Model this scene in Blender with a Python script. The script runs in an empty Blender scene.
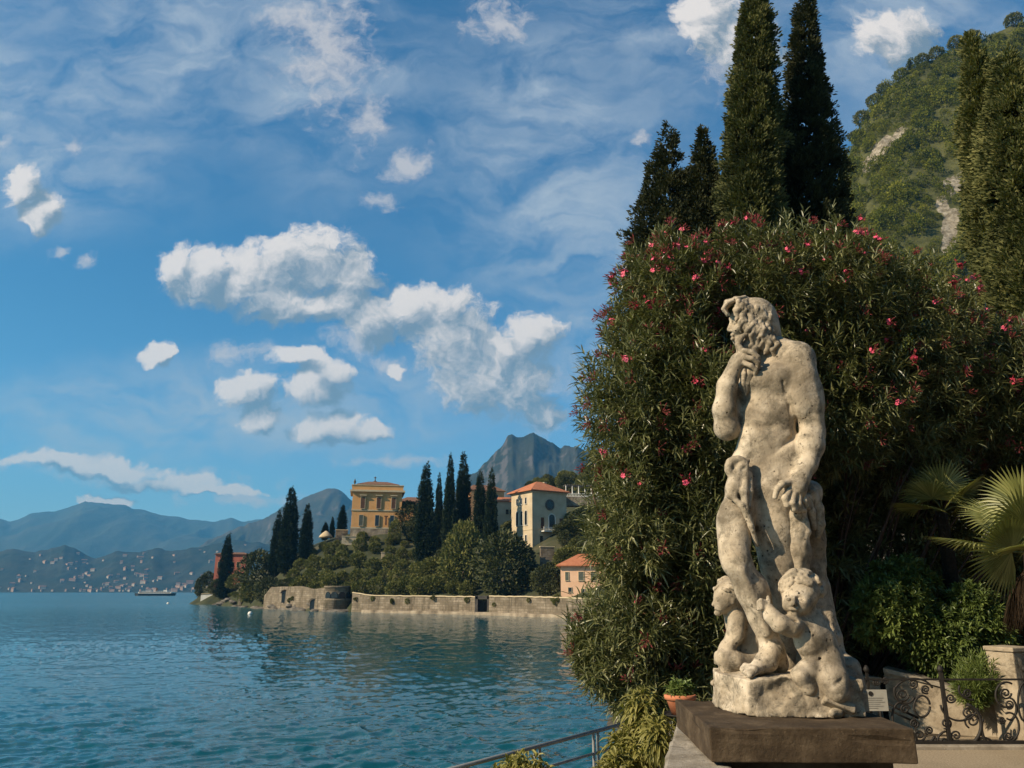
import bpy, bmesh, math, random
import numpy as np
from mathutils import Vector, Matrix
R = math.radians
scene = bpy.context.scene
COL = scene.collection

# ------------------------------------------------------------------ camera
F = 780.0                      # focal length in pixels of the 1024 px wide frame
CAMZ = 6.0                     # eye height over the lake (water is z = 0)
PITCH = math.atan(207.0 / F)
CP, SP = math.cos(PITCH), math.sin(PITCH)
cam_d = bpy.data.cameras.new('camera')
cam_d.sensor_width = 36.0
cam_d.lens = F / 1024 * 36
cam_d.clip_start = 0.1
cam_d.clip_end = 60000
cam = bpy.data.objects.new('camera', cam_d)
COL.objects.link(cam)
cam.location = (0, 0, CAMZ)
cam.rotation_euler = (math.pi / 2 + PITCH, 0, 0)
scene.camera = cam

# ------------------------------------------------------------------ exposure
scene.view_settings.view_transform = 'Standard'
scene.view_settings.look = 'None'
scene.view_settings.gamma = 1
scene.view_settings.use_curve_mapping = False
scene.view_settings.exposure = 0.70
scene.cycles.use_denoising = True
scene.cycles.max_bounces = 6
scene.cycles.diffuse_bounces = 2
scene.cycles.glossy_bounces = 3
scene.cycles.transmission_bounces = 3
scene.cycles.transparent_max_bounces = 8
scene.cycles.sample_clamp_indirect = 4.0

# ------------------------------------------------------------------ sun
SUN = Vector((-0.75, -0.38, 0.54)).normalized()      # direction towards the sun
sun_d = bpy.data.lights.new('sun', 'SUN')
sun_d.energy = 5.0
sun_d.angle = R(0.5)
sun_d.color = (1.0, 0.86, 0.66)
sun = bpy.data.objects.new('sun', sun_d)
COL.objects.link(sun)
sun.rotation_euler = SUN.to_track_quat('Z', 'Y').to_euler()


def ray(px, py):
    x = (px - 512) / F
    y = (384 - py) / F
    return x, CP - y * SP, SP + y * CP


def P(px, py, Y):
    """the point of the place seen at photo pixel px,py at the ground distance Y"""
    x, dy, dz = ray(px, py)
    t = Y / dy
    return Vector((x * t, Y, CAMZ + dz * t))


def G(px, py, z):
    """the point at height z seen at px,py"""
    x, dy, dz = ray(px, py)
    t = (z - CAMZ) / dz
    return Vector((x * t, dy * t, z))


def mpp(py, Y):
    """metres per photo pixel at distance Y, row py"""
    return Y / ray(512, py)[1] / F


# ------------------------------------------------------------------ sky
def sky_world():
    w = bpy.data.worlds.new('World')
    scene.world = w
    w.use_nodes = True
    nt = w.node_tree
    nt.nodes.clear()
    N, L = nt.nodes, nt.links

    def val(v):
        n = N.new('ShaderNodeValue'); n.outputs[0].default_value = v; return n.outputs[0]

    def setin(sock, v):
        if isinstance(v, bpy.types.NodeSocket): L.new(v, sock)
        else: sock.default_value = v

    def M(op, a, b=0.0, c=0.0, clamp=False):
        n = N.new('ShaderNodeMath'); n.operation = op; n.use_clamp = clamp
        setin(n.inputs[0], a); setin(n.inputs[1], b); setin(n.inputs[2], c)
        return n.outputs[0]

    def VM(op, a, b=None, c=None, out=0):
        n = N.new('ShaderNodeVectorMath'); n.operation = op
        setin(n.inputs[0], a)
        if b is not None: setin(n.inputs[1], b)
        if c is not None: setin(n.inputs[2], c)
        return n.outputs['Value'] if out == 'v' else n.outputs[0]

    def smooth(x, lo, hi, t0=0.0, t1=1.0):
        n = N.new('ShaderNodeMapRange'); n.interpolation_type = 'SMOOTHSTEP'
        setin(n.inputs['Value'], x)
        for k, v in (('From Min', lo), ('From Max', hi), ('To Min', t0), ('To Max', t1)):
            setin(n.inputs[k], v)
        return n.outputs[0]

    def noise(vec, scale, detail=5, rough=0.55, dist=0.0, out='Fac'):
        n = N.new('ShaderNodeTexNoise'); setin(n.inputs['Vector'], vec)
        n.inputs['Scale'].default_value = scale; n.inputs['Detail'].default_value = detail
        n.inputs['Roughness'].default_value = rough; n.inputs['Distortion'].default_value = dist
        return n.outputs[out]

    def mix(fac, a, b):
        n = N.new('ShaderNodeMix'); n.data_type = 'RGBA'
        setin(n.inputs['Factor'], fac); setin(n.inputs['A'], a); setin(n.inputs['B'], b)
        return n.outputs['Result']

    tc = N.new('ShaderNodeTexCoord')
    d = tc.outputs['Generated']
    sep = N.new('ShaderNodeSeparateXYZ'); L.new(d, sep.inputs[0])
    yy = M('MAXIMUM', M('ABSOLUTE', sep.outputs[1]), 0.04)
    u = M('DIVIDE', sep.outputs[0], yy)
    v = M('DIVIDE', sep.outputs[2], yy)
    cmb = N.new('ShaderNodeCombineXYZ'); L.new(u, cmb.inputs[0]); L.new(v, cmb.inputs[1])
    uv = cmb.outputs[0]

    sky = N.new('ShaderNodeTexSky'); sky.sky_type = 'NISHITA'
    sky.sun_disc = False
    sky.sun_elevation = math.asin(SUN.z)
    sky.sun_rotation = math.atan2(SUN.x, SUN.y)
    sky.altitude = 200; sky.air_density = 1.0; sky.dust_density = 0.6; sky.ozone_density = 2.0

    def dirpx(px, py):
        x, dy, dz = ray(px, py)
        return x / dy, dz / dy
    # cumulus: soft ellipses in the direction of each puff, eaten at by noise
    puffs = [(178,268,22,20),(205,276,34,27),(245,280,38,27),(285,262,36,28),(315,262,42,31),(350,280,32,26),(283,306,30,18),
             (318,304,22,14),(262,296,28,20),
             (372,318,36,26),(412,306,34,23),(442,312,30,26),(462,342,36,36),(484,372,44,40),(514,388,40,34),(448,330,34,30),(533,340,27,22),(500,352,30,24),
             (248,389,28,18),(298,357,26,11),(326,372,26,15),(312,388,28,17),(260,416,20,16),(328,425,36,17),(366,432,20,10),
             (146,356,13,8),(162,350,14,10),(154,347,9,7),(22,188,17,21),(40,214,19,22),(108,500,26,6),(50,461,52,7),(105,470,62,9),(160,483,50,7),(225,490,40,5),(342,300,24,20),(366,322,20,18),
             (545,412,16,14),(398,366,9,6),
             (706,22,30,30),(738,40,40,34),(895,36,40,26)]
    wisp = [(62,257,14,8),(87,262,12,10),(4,146,12,12),(388,362,26,14),(548,385,22,18),(545,420,24,20),(380,200,22,14),(350,340,40,16),(240,350,50,14),(410,166,30,22),(76,148,14,14),(80,466,85,13),(150,480,120,10),(500,20,40,32),(400,462,70,9),(30,458,46,8),
            (735,70,40,26),(640,136,14,9),(250,497,80,9),(330,50,55,75),(368,120,24,40),(300,20,50,30)]

    def blob_field(vec, items, k=0.35):
        acc = None
        for (px, py, rx, ry) in items:
            a, b = dirpx(px, py)
            a1, _ = dirpx(px + rx, py); _, b1 = dirpx(px, py - ry)
            iu, iv = 1 / abs(a1 - a), 1 / abs(b1 - b)
            q = VM('MULTIPLY_ADD', vec, (iu, iv, 0), (-a * iu, -b * iv, 0))
            l = VM('LENGTH', q, out='v')
            acc = l if acc is None else M('SMOOTH_MIN', acc, l, k)
        return M('SUBTRACT', 1.0, acc)

    wn = noise(uv, 11.0, 3, 0.55, out='Color')
    warp = VM('MULTIPLY_ADD', VM('SUBTRACT', wn, (.5, .5, .5)), (0.052, 0.048, 0), uv)
    wn2 = noise(uv, 38.0, 4, 0.6, out='Color')
    warp = VM('MULTIPLY_ADD', VM('SUBTRACT', wn2, (.5, .5, .5)), (0.026, 0.024, 0), warp)
    n1 = noise(warp, 25.0, 10, 0.68)

    def dome(vec):
        l = M('SUBTRACT', 1.0, blob_field(vec, puffs, 0.5))
        return M('SUBTRACT', 1.0, M('MULTIPLY', l, M('ABSOLUTE', l)))
    fld = dome(warp)
    fld2 = dome(VM('ADD', warp, (-0.017, 0.020, 0)))      # a step towards the sun
    n2 = noise(VM('ADD', warp, (-0.009, 0.010, 0)), 24.0, 5, 0.58)
    dens = M('ADD', fld, M('MULTIPLY', M('SUBTRACT', n1, 0.36), 4.2))
    alpha = smooth(dens, 0.0, 1.05)
    g = M('ADD', M('SUBTRACT', fld, fld2), M('MULTIPLY', M('SUBTRACT', n1, n2), 2.3))
    lit = smooth(g, -0.55, 0.85)
    ccol = mix(lit, (1.25, 1.70, 2.15, 1), (5.9, 5.5, 5.2, 1))

    # thin high cloud: a broad veil, mottled
    veils = [(100,60,230,120),(330,60,120,150),(60,170,170,70),(560,170,150,170),(650,330,160,120),(620,60,160,80),(900,60,200,120),(330,400,260,60),(130,420,160,60)]
    vf = blob_field(warp, veils, 0.5)
    rot = N.new('ShaderNodeMapping'); rot.vector_type = 'POINT'
    rot.inputs['Rotation'].default_value = (0, 0, R(-62)); rot.inputs['Scale'].default_value = (1.0, 1.9, 1)
    L.new(warp, rot.inputs[0])
    ci = noise(rot.outputs[0], 7.0, 9, 0.60, 0.6)
    ci2 = noise(uv, 2.6, 4, 0.5)
    cis = M('MULTIPLY', smooth(ci, 0.26, 0.76), smooth(ci2, 0.28, 0.62, 0.25, 1.0))
    veil = M('MULTIPLY', M('MULTIPLY', cis, smooth(vf, -0.30, 0.7)), 1.08)
    n3 = noise(warp, 30.0, 8, 0.66)
    wf = blob_field(warp, wisp)
    wa = M('MULTIPLY', smooth(M('ADD', wf, M('MULTIPLY', M('SUBTRACT', n3, 0.5), 3.2)), -0.05, 1.2), 0.8)

    hs = N.new('ShaderNodeHueSaturation'); L.new(sky.outputs[0], hs.inputs['Color'])
    hs.inputs['Saturation'].default_value = 1.12; hs.inputs['Value'].default_value = 1.0
    tint = VM('MULTIPLY', hs.outputs[0], mix(smooth(v, 0.0, 0.45), (0.40, 0.60, 0.80, 1), (0.30, 0.67, 0.82, 1)))
    tint = VM('SCALE', tint); L.new(smooth(v, 0.0, 0.42, 1.35, 1.0), tint.node.inputs['Scale'])
    c = mix(veil, tint, (3.0, 3.5, 4.1, 1))
    c = mix(wa, c, (4.4, 4.2, 4.2, 1))
    c = mix(alpha, c, ccol)
    bg = N.new('ShaderNodeBackground'); L.new(c, bg.inputs['Color']); bg.inputs['Strength'].default_value = 0.092
    out = N.new('ShaderNodeOutputWorld'); L.new(bg.outputs[0], out.inputs[0])
    w.cycles.sampling_method = 'MANUAL'; w.cycles.sample_map_resolution = 512


sky_world()

# ------------------------------------------------------------------ noise in numpy
def _hash(ix, iy, iz, seed):
    h = (ix.astype(np.int64) * 374761393 + iy.astype(np.int64) * 668265263 + iz.astype(np.int64) * 2147483647 + seed * 1274126177) & 0xffffffff
    h = ((h ^ (h >> 13)) * 1274126177) & 0xffffffff
    h = ((h ^ (h >> 16)) * 2246822519) & 0xffffffff
    return ((h ^ (h >> 15)) & 0xffffff) / float(0xffffff)


def vnoise(p, seed=0):
    p = np.asarray(p, float)
    i = np.floor(p); f = p - i; f = f * f * f * (f * (f * 6 - 15) + 10)
    x, y, z = i[..., 0], i[..., 1], i[..., 2]
    r = 0
    for a in (0, 1):
        wa = f[..., 0] if a else 1 - f[..., 0]
        for b in (0, 1):
            wb = f[..., 1] if b else 1 - f[..., 1]
            for c in (0, 1):
                wc = f[..., 2] if c else 1 - f[..., 2]
                r = r + wa * wb * wc * _hash(x + a, y + b, z + c, seed)
    return r * 2 - 1


def fbm(p, octaves=5, gain=0.5, seed=0, ridged=False):
    p = np.asarray(p, float); a = 1.0; s = 0; t = 0
    for o in range(octaves):
        n = vnoise(p, seed + o * 17)
        if ridged: n = 1 - 2 * np.abs(n)
        s = s + a * n; t += a; a *= gain; p = p * 2.03 + 11.3
    return s / t


# ------------------------------------------------------------------ object helpers
def mesh_np(name, V, faces, smooth=False, attrs=None):
    """mesh from numpy: faces is an (n,3) or (n,4) index array"""
    me = bpy.data.meshes.new(name)
    V = np.asarray(V, np.float32); faces = np.asarray(faces, np.int32)
    k = faces.shape[1]; n = len(faces)
    me.vertices.add(len(V)); me.vertices.foreach_set('co', V.ravel())
    me.loops.add(n * k); me.loops.foreach_set('vertex_index', faces.ravel())
    me.polygons.add(n)
    me.polygons.foreach_set('loop_start', np.arange(0, n * k, k, dtype=np.int32))
    me.polygons.foreach_set('loop_total', np.full(n, k, np.int32))
    me.polygons.foreach_set('use_smooth', np.full(n, smooth, bool))
    for an, arr in (attrs or {}).items():
        at = me.attributes.new(an, 'FLOAT', 'POINT'); at.data.foreach_set('value', np.asarray(arr, np.float32))
    me.update(calc_edges=True)
    me.validate()
    return me


def link(name, me, mat=None, parent=None, loc=None):
    o = bpy.data.objects.new(name, me)
    COL.objects.link(o)
    if mat is not None and me is not None:
        mats = mat if isinstance(mat, (list, tuple)) else [mat]
        if len(me.materials) == 0:
            for m in mats: me.materials.append(m)
    if parent is not None: o.parent = parent
    if loc is not None: o.location = loc
    return o


def tag(o, label, cat, group=None, kind=None):
    o['label'] = label; o['category'] = cat
    if group: o['group'] = group
    if kind: o['kind'] = kind
    return o


def struct(name, me, mat):
    o = link(name, me, mat); o['kind'] = 'structure'; return o


def empty(name, loc, label, cat, group=None, rz=0.0):
    o = bpy.data.objects.new(name, None); COL.objects.link(o)
    o.empty_display_size = 0.2
    o.location = loc; o.rotation_euler = (0, 0, rz)
    return tag(o, label, cat, group)


def dup(root, loc, label=None, group=None, rz=None, scale=None):
    def cp(o, parent):
        c = o.copy(); COL.objects.link(c)
        if parent is not None: c.parent = parent
        for ch in list(o.children): cp(ch, c)
        return c
    r = cp(root, None)
    r.location = loc
    if rz is not None: r.rotation_euler = (0, 0, rz)
    if scale is not None: r.scale = scale if isinstance(scale, (tuple, list)) else (scale,) * 3
    if label: r['label'] = label
    if group: r['group'] = group
    return r


class MB:
    """collects solids into one mesh"""
    def __init__(self): self.bm = bmesh.new()

    def box(self, c, s, rz=0.0, mi=0, rot=None):
        m = Matrix.Translation(Vector(c)) @ (rot.to_4x4() if rot is not None else Matrix.Rotation(rz, 4, 'Z')) @ Matrix.Diagonal((s[0], s[1], s[2], 1))
        r = bmesh.ops.create_cube(self.bm, size=1.0, matrix=m)
        self._mi(r['verts'], mi)
        return r['verts']

    def _mi(self, verts, mi):
        if mi:
            for f in {f for v in verts for f in v.link_faces}: f.material_index = mi

    def cone(self, a, b, r0, r1, seg=10, mi=0, caps=True):
        a, b = Vector(a), Vector(b); d = b - a
        m = Matrix.Translation((a + b) / 2) @ d.to_track_quat('Z', 'Y').to_matrix().to_4x4()
        r = bmesh.ops.create_cone(self.bm, cap_ends=caps, segments=seg, radius1=r0, radius2=r1, depth=d.length, matrix=m)
        self._mi(r['verts'], mi)
        return r['verts']

    def ball(self, c, r, seg=12, rings=8, s=(1, 1, 1), mi=0):
        m = Matrix.Translation(Vector(c)) @ Matrix.Diagonal((s[0], s[1], s[2], 1))
        q = bmesh.ops.create_uvsphere(self.bm, u_segments=seg, v_segments=rings, radius=r, matrix=m)
        self._mi(q['verts'], mi)

    def tube(self, pts, r, seg=6, mi=0):
        pts = [Vector(p) for p in pts]; n = len(pts)
        rr = r if isinstance(r, (list, tuple)) else [r] * n
        rings = []; prev = None
        for i, p in enumerate(pts):
            t = (pts[min(i + 1, n - 1)] - pts[max(i - 1, 0)]).normalized()
            if prev is None:
                a = t.cross(Vector((0, 0, 1)))
                if a.length < 1e-3: a = t.cross(Vector((1, 0, 0)))
            else:
                a = prev - t * prev.dot(t)
            a.normalize(); prev = a; b = t.cross(a)
            rings.append([self.bm.verts.new(p + (a * math.cos(2 * math.pi * k / seg) + b * math.sin(2 * math.pi * k / seg)) * rr[i]) for k in range(seg)])
        for i in range(n - 1):
            for k in range(seg):
                f = self.bm.faces.new((rings[i][k], rings[i][(k + 1) % seg], rings[i + 1][(k + 1) % seg], rings[i + 1][k])); f.material_index = mi; f.smooth = True
        for rg in (rings[0][::-1], rings[-1]):
            f = self.bm.faces.new(rg); f.material_index = mi

    def lathe(self, c, prof, seg=20, mi=0):
        c = Vector(c); rings = []
        for (r, z) in prof:
            rings.append([self.bm.verts.new(c + Vector((r * math.cos(2 * math.pi * k / seg), r * math.sin(2 * math.pi * k / seg), z))) for k in range(seg)])
        for i in range(len(rings) - 1):
            for k in range(seg):
                f = self.bm.faces.new((rings[i][k], rings[i][(k + 1) % seg], rings[i + 1][(k + 1) % seg], rings[i + 1][k])); f.smooth = True; f.material_index = mi
        for rg in (rings[0][::-1], rings[-1]):
            f = self.bm.faces.new(rg); f.material_index = mi

    def poly(self, pts, mi=0):
        f = self.bm.faces.new([self.bm.verts.new(Vector(p)) for p in pts]); f.material_index = mi
        return f

    def prism(self, pts, off, mi=0):
        """closed solid: polygon pts swept by the vector off"""
        off = Vector(off)
        a = [self.bm.verts.new(Vector(p)) for p in pts]; b = [self.bm.verts.new(Vector(p) + off) for p in pts]
        n = len(a)
        fs = [self.bm.faces.new(a[::-1]), self.bm.faces.new(b)]
        for i in range(n): fs.append(self.bm.faces.new((a[i], a[(i + 1) % n], b[(i + 1) % n], b[i])))
        for f in fs: f.material_index = mi
        return a + b

    def bevel(self, w, seg=2):
        bmesh.ops.bevel(self.bm, geom=[e for e in self.bm.edges if len(e.link_faces) == 2 and e.calc_face_angle(0) > 0.5], offset=w, segments=seg, profile=0.5, affect='EDGES')

    def build(self, name, mat, parent=None, loc=None):
        me = bpy.data.meshes.new(name)
        bmesh.ops.recalc_face_normals(self.bm, faces=self.bm.faces[:])
        self.bm.to_mesh(me); self.bm.free()
        return link(name, me, mat, parent, loc)


# ------------------------------------------------------------------ materials
def new_mat(name, rough=0.8, spec=0.3):
    m = bpy.data.materials.new(name); m.use_nodes = True
    nt = m.node_tree; b = nt.nodes['Principled BSDF']
    b.inputs['Roughness'].default_value = rough
    b.inputs['Specular IOR Level'].default_value = spec
    return m, nt, b


def n_noise(nt, scale, detail=4, rough=0.55, coord='Object', vec=None, dist=0.0):
    n = nt.nodes.new('ShaderNodeTexNoise'); n.inputs['Scale'].default_value = scale
    n.inputs['Detail'].default_value = detail; n.inputs['Roughness'].default_value = rough; n.inputs['Distortion'].default_value = dist
    if vec is None:
        t = nt.nodes.new('ShaderNodeTexCoord'); vec = t.outputs[coord]
    nt.links.new(vec, n.inputs['Vector'])
    return n.outputs['Fac']


def n_ramp(nt, fac, stops, interp='LINEAR'):
    r = nt.nodes.new('ShaderNodeValToRGB'); r.color_ramp.interpolation = interp
    e = r.color_ramp.elements
    while len(e) < len(stops): e.new(0.5)
    for k, (p, c) in enumerate(stops): e[k].position = p; e[k].color = (c[0], c[1], c[2], 1) if not isinstance(c, (int, float)) else (c, c, c, 1)
    nt.links.new(fac, r.inputs[0])
    return r.outputs[0]


def n_mix(nt, fac, a, b, mode='MIX'):
    n = nt.nodes.new('ShaderNodeMix'); n.data_type = 'RGBA'; n.blend_type = mode
    for k, v in (('Factor', fac), ('A', a), ('B', b)):
        s = n.inputs[k]
        if k != 'Factor': s = [q for q in n.inputs if q.name == k and q.type == 'RGBA'][0]
        if isinstance(v, bpy.types.NodeSocket): nt.links.new(v, s)
        elif k == 'Factor': n.inputs[0].default_value = v
        else: s.default_value = (v[0], v[1], v[2], 1)
    if isinstance(fac, bpy.types.NodeSocket): nt.links.new(fac, n.inputs[0])
    return [q for q in n.outputs if q.type == 'RGBA'][0]


def n_bump(nt, b, h, strength=0.5, distance=0.02):
    n = nt.nodes.new('ShaderNodeBump'); n.inputs['Strength'].default_value = strength; n.inputs['Distance'].default_value = distance
    nt.links.new(h, n.inputs['Height'])
    nt.links.new(n.outputs[0], b.inputs['Normal'])
    return n


def mat_noise(name, c0, c1, scale, rough=0.85, bump=0.3, bdist=0.02, bscale=None, detail=5, spec=0.25, c2=None):
    m, nt, b = new_mat(name, rough, spec)
    f = n_noise(nt, scale, detail)
    st = [(0.30, c0), (0.70, c1)] if c2 is None else [(0.28, c0), (0.5, c1), (0.75, c2)]
    nt.links.new(n_ramp(nt, f, st), b.inputs['Base Color'])
    if bump: n_bump(nt, b, n_noise(nt, bscale or scale * 4, 6, 0.6), bump, bdist)
    return m


def mat_leaf(name, dark, mid, light, rough=0.55, trans=0.25, spec=0.35):
    """leaf material: each leaf carries its own colour in the attribute 'tint'"""
    m = bpy.data.materials.new(name); m.use_nodes = True
    nt = m.node_tree; b = nt.nodes['Principled BSDF']
    b.inputs['Roughness'].default_value = rough; b.inputs['Specular IOR Level'].default_value = spec
    a = nt.nodes.new('ShaderNodeAttribute'); a.attribute_name = 'tint'
    c = n_ramp(nt, a.outputs['Fac'], [(0.0, dark), (0.5, mid), (1.0, light)])
    nt.links.new(c, b.inputs['Base Color'])
    if trans > 0:
        t = nt.nodes.new('ShaderNodeBsdfTranslucent')
        nt.links.new(n_mix(nt, 1.0, c, (1.0, 1.15, 0.5), 'MULTIPLY'), t.inputs['Color'])
        mx = nt.nodes.new('ShaderNodeMixShader'); mx.inputs[0].default_value = trans
        nt.links.new(b.outputs[0], mx.inputs[1]); nt.links.new(t.outputs[0], mx.inputs[2])
        nt.links.new(mx.outputs[0], nt.nodes['Material Output'].inputs['Surface'])
    return m
# ================================================================== THE SETTING
rng = np.random.default_rng(7)

# ---- water
def water():
    m, nt, b = new_mat('lake_water', 0.06, 0.5)
    b.inputs['IOR'].default_value = 1.333
    g = nt.nodes.new('ShaderNodeNewGeometry')
    big = n_noise(nt, 0.012, 3, 0.5, vec=g.outputs['Position'])
    nt.links.new(n_ramp(nt, big, [(0.35, (0.005, 0.066, 0.088)), (0.65, (0.008, 0.086, 0.108))]), b.inputs['Base Color'])
    sy = nt.nodes.new('ShaderNodeSeparateXYZ'); nt.links.new(g.outputs['Position'], sy.inputs[0])      # the open lake is ruffled by the wind
    mr = nt.nodes.new('ShaderNodeMapRange'); nt.links.new(sy.outputs[1], mr.inputs[0])
    for k, v_ in enumerate((70.0, 420.0, 0.035, 0.24)): mr.inputs[k + 1].default_value = v_
    nt.links.new(mr.outputs[0], b.inputs['Roughness'])
    n_bump(nt, b, n_noise(nt, 7.0, 3, 0.6, vec=g.outputs['Position']), 0.25, 0.03)
    # one sheet, finely divided near by where single wavelets show, out to the far shore
    yk = [-400.0, -100.0, 0.0, 10.0]; y = 14.0
    while y < 700: yk.append(y); y += max(0.10, y * y / (CAMZ * F) * 0.62)
    while y < 16000: yk.append(y); y *= 1.08
    yk = np.array(yk)
    u = np.concatenate([np.array([-4.0, -2.0, -1.3]), np.linspace(-0.74, 0.30, 900), np.array([.5, .9, 1.6, 3.0])])
    X = u[None, :] * np.maximum(yk, 14.0)[:, None]; Y = np.repeat(yk[:, None], len(u), 1)
    c, s_ = math.cos(R(24)), math.sin(R(24))
    p = np.stack([X * c + Y * s_, -X * s_ + Y * c, X * 0], -1)
    gust = 0.65 + 0.55 * fbm(p * np.array([.016, .030, 0]) + 5, 3, .5, 41)
    q = p * np.array([.55, 1.0, 0]) + 0.35 * np.stack([vnoise(p * .25, 3), vnoise(p * .25, 4), X * 0], -1)
    h = (fbm(q * .42, 2, .5, 42) * .12 + (fbm(q * 1.15, 2, .55, 43, ridged=True)) * .135 + fbm(q * 2.9, 2, .5, 44) * .085) * gust
    h = np.where((Y > 13) & (Y < 15000), h, 0)
    idx = np.arange(X.size).reshape(X.shape)
    Fq = np.stack([idx[:-1, :-1], idx[:-1, 1:], idx[1:, 1:], idx[1:, :-1]], -1).reshape(-1, 4)
    return struct('lake_water', mesh_np('lake_water', np.stack([X, Y, h * 0.95], -1).reshape(-1, 3), Fq, True), m)
water()

# ---- far mountains
def ridge(name, prof, Yr, Yf, Yb, mat, amp=0.10, scale=1.0, n=260, nv=70, shape=1.25, seed=1, jit=1.2, zfoot=-8.0):
    """a mountain whose crest is the polyline prof (photo pixels) at distance Yr, falling to a foot at Yf and Yb"""
    xs = np.array([p[0] for p in prof], float); ys = np.array([p[1] for p in prof], float)
    px = np.linspace(xs[0], xs[-1], n); py = np.interp(px, xs, ys)
    j = fbm(np.stack([px * 0.12, px * 0 + seed, px * 0], 1), 4, 0.55, seed)
    py = py + j * jit * 2.2
    crest = np.array([P(a, b, Yr) for a, b in zip(px, py)])
    vs = np.linspace(0, 1.45, nv)
    X = np.zeros((nv, n)); Y = np.zeros((nv, n)); Z = np.zeros((nv, n))
    for i, v in enumerate(vs):
        if v <= 1:
            X[i] = crest[:, 0] * (Yf + (Yr - Yf) * v * 1.0) / Yr * 1.0
            Y[i] = Yf + (Yr - Yf) * v
            Z[i] = zfoot + (crest[:, 2] - zfoot) * v ** shape
        else:
            q = (v - 1) / 0.45
            X[i] = crest[:, 0]; Y[i] = Yr + (Yb - Yr) * q
            Z[i] = zfoot + (crest[:, 2] - zfoot) * (1 - q) ** 1.1
    sc = scale / max(300.0, (Yr - Yf) * 0.35)
    pt = np.stack([X * sc, Y * sc * 0.45, Z * 0], -1)
    rd = fbm(pt, 6, 0.52, seed + 3, ridged=True)
    env = np.clip(np.minimum(vs, 1.45 - vs)[:, None] * 3.0, 0, 1) * np.clip(np.abs(vs - 1)[:, None] * 5.0, 0.0, 1)
    H = crest[:, 2].max()
    Z += rd * env * amp * H
    Y += fbm(pt * 1.3 + 40, 4, 0.5, seed + 9) * env * (Yr - Yf) * 0.10
    V = np.stack([X, Y, Z], -1).reshape(-1, 3)
    idx = np.arange(nv * n).reshape(nv, n)
    Fq = np.stack([idx[:-1, :-1], idx[:-1, 1:], idx[1:, 1:], idx[1:, :-1]], -1).reshape(-1, 4)
    o = struct(name, mesh_np(name, V, Fq, True), mat)
    return o, X, Y, Z


def mat_mountain(name, forest, scrub, rock, s, rock_lo=0.55):
    m, nt, b = new_mat(name, 0.95, 0.1)
    g = nt.nodes.new('ShaderNodeNewGeometry')
    f = n_noise(nt, s, 8, 0.62, vec=g.outputs['Position'])
    f2 = n_noise(nt, s * 4.5, 8, 0.65, vec=g.outputs['Position'])
    sp = nt.nodes.new('ShaderNodeSeparateXYZ'); nt.links.new(g.outputs['Normal'], sp.inputs[0])
    mm = nt.nodes.new('ShaderNodeMath'); mm.operation = 'MULTIPLY_ADD'; nt.links.new(sp.outputs[2], mm.inputs[0]); mm.inputs[1].default_value = -0.55; nt.links.new(f2, mm.inputs[2])
    ma = nt.nodes.new('ShaderNodeMath'); ma.operation = 'ADD'; nt.links.new(mm.outputs[0], ma.inputs[0]); ma.inputs[1].default_value = 0.42
    c = n_mix(nt, n_ramp(nt, f, [(0.40, 0.0), (0.62, 1.0)]), forest, scrub)
    c = n_mix(nt, n_ramp(nt, ma.outputs[0], [(rock_lo, 0.0), (rock_lo + 0.14, 1.0)]), c, rock)
    nt.links.new(c, b.inputs['Base Color'])
    n_bump(nt, b, f2, 1.0, 0.10 / s * 0.35)
    return m

MT_FAR = mat_mountain('far_mountain_slope', (0.022, 0.032, 0.022), (0.045, 0.050, 0.034), (0.10, 0.095, 0.085), 0.0016, 0.62)
MT_MID = mat_mountain('mid_mountain_slope', (0.020, 0.028, 0.016), (0.052, 0.048, 0.030), (0.11, 0.095, 0.08), 0.003, 0.60)
MT_ROCK = mat_mountain('rocky_mountain_slope', (0.018, 0.025, 0.017), (0.034, 0.037, 0.028), (0.075, 0.070, 0.065), 0.0045, 0.55)
MT_LOW = mat_mountain('shore_hill_slope', (0.012, 0.020, 0.012), (0.034, 0.038, 0.024), (0.060, 0.060, 0.045), 0.006, 0.66)

ridge('far_mountains', [(-260, 530), (-160, 512), (-80, 505), (-30, 515), (0, 521), (12, 521), (30, 514), (48, 511), (75, 506), (86, 502), (100, 503), (118, 504), (130, 507),
      (142, 509), (150, 511), (170, 515), (190, 518), (212, 521), (222, 519), (231, 517), (240, 520), (262, 519), (300, 520), (360, 524), (460, 530), (600, 540)],
      9500, 6500, 12500, MT_FAR, 0.20, 1.0, seed=2)
ridge('mountain_peak', [(150, 575), (185, 556), (210, 540), (240, 526), (262, 519), (280, 508), (294, 502), (305, 497), (318, 493), (330, 487), (337, 488), (346, 494), (356, 503), (372, 512),
      (400, 520), (440, 530), (500, 548)], 5600, 4300, 7000, MT_MID, 0.16, 1.2, seed=5)
ridge('rocky_mountain', [(380, 560), (410, 530), (440, 505), (465, 482), (478, 472), (487, 462), (494, 455), (503, 447), (508, 440), (513, 437), (519, 439), (526, 435), (534, 434), (544, 438), (553, 443),
      (561, 449), (575, 449), (600, 455), (660, 500), (760, 560)], 3600, 1600, 5200, MT_ROCK, 0.20, 1.6, n=340, nv=110, seed=11, jit=1.6)
_, HX, HY, HZ = ridge('shore_hills', [(-220, 560), (-120, 552), (-60, 556), (0, 551), (14, 549), (32, 552), (45, 550), (55, 547), (65, 544), (74, 548), (84, 555), (96, 558), (108, 554), (120, 551), (140, 551), (158, 548),
      (172, 551), (190, 548), (205, 546), (235, 540), (280, 545), (340, 560)], 4300, 3650, 5200, MT_LOW, 0.07, 1.0, n=300, shape=0.9, seed=21, jit=0.8, zfoot=-2.0)

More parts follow.
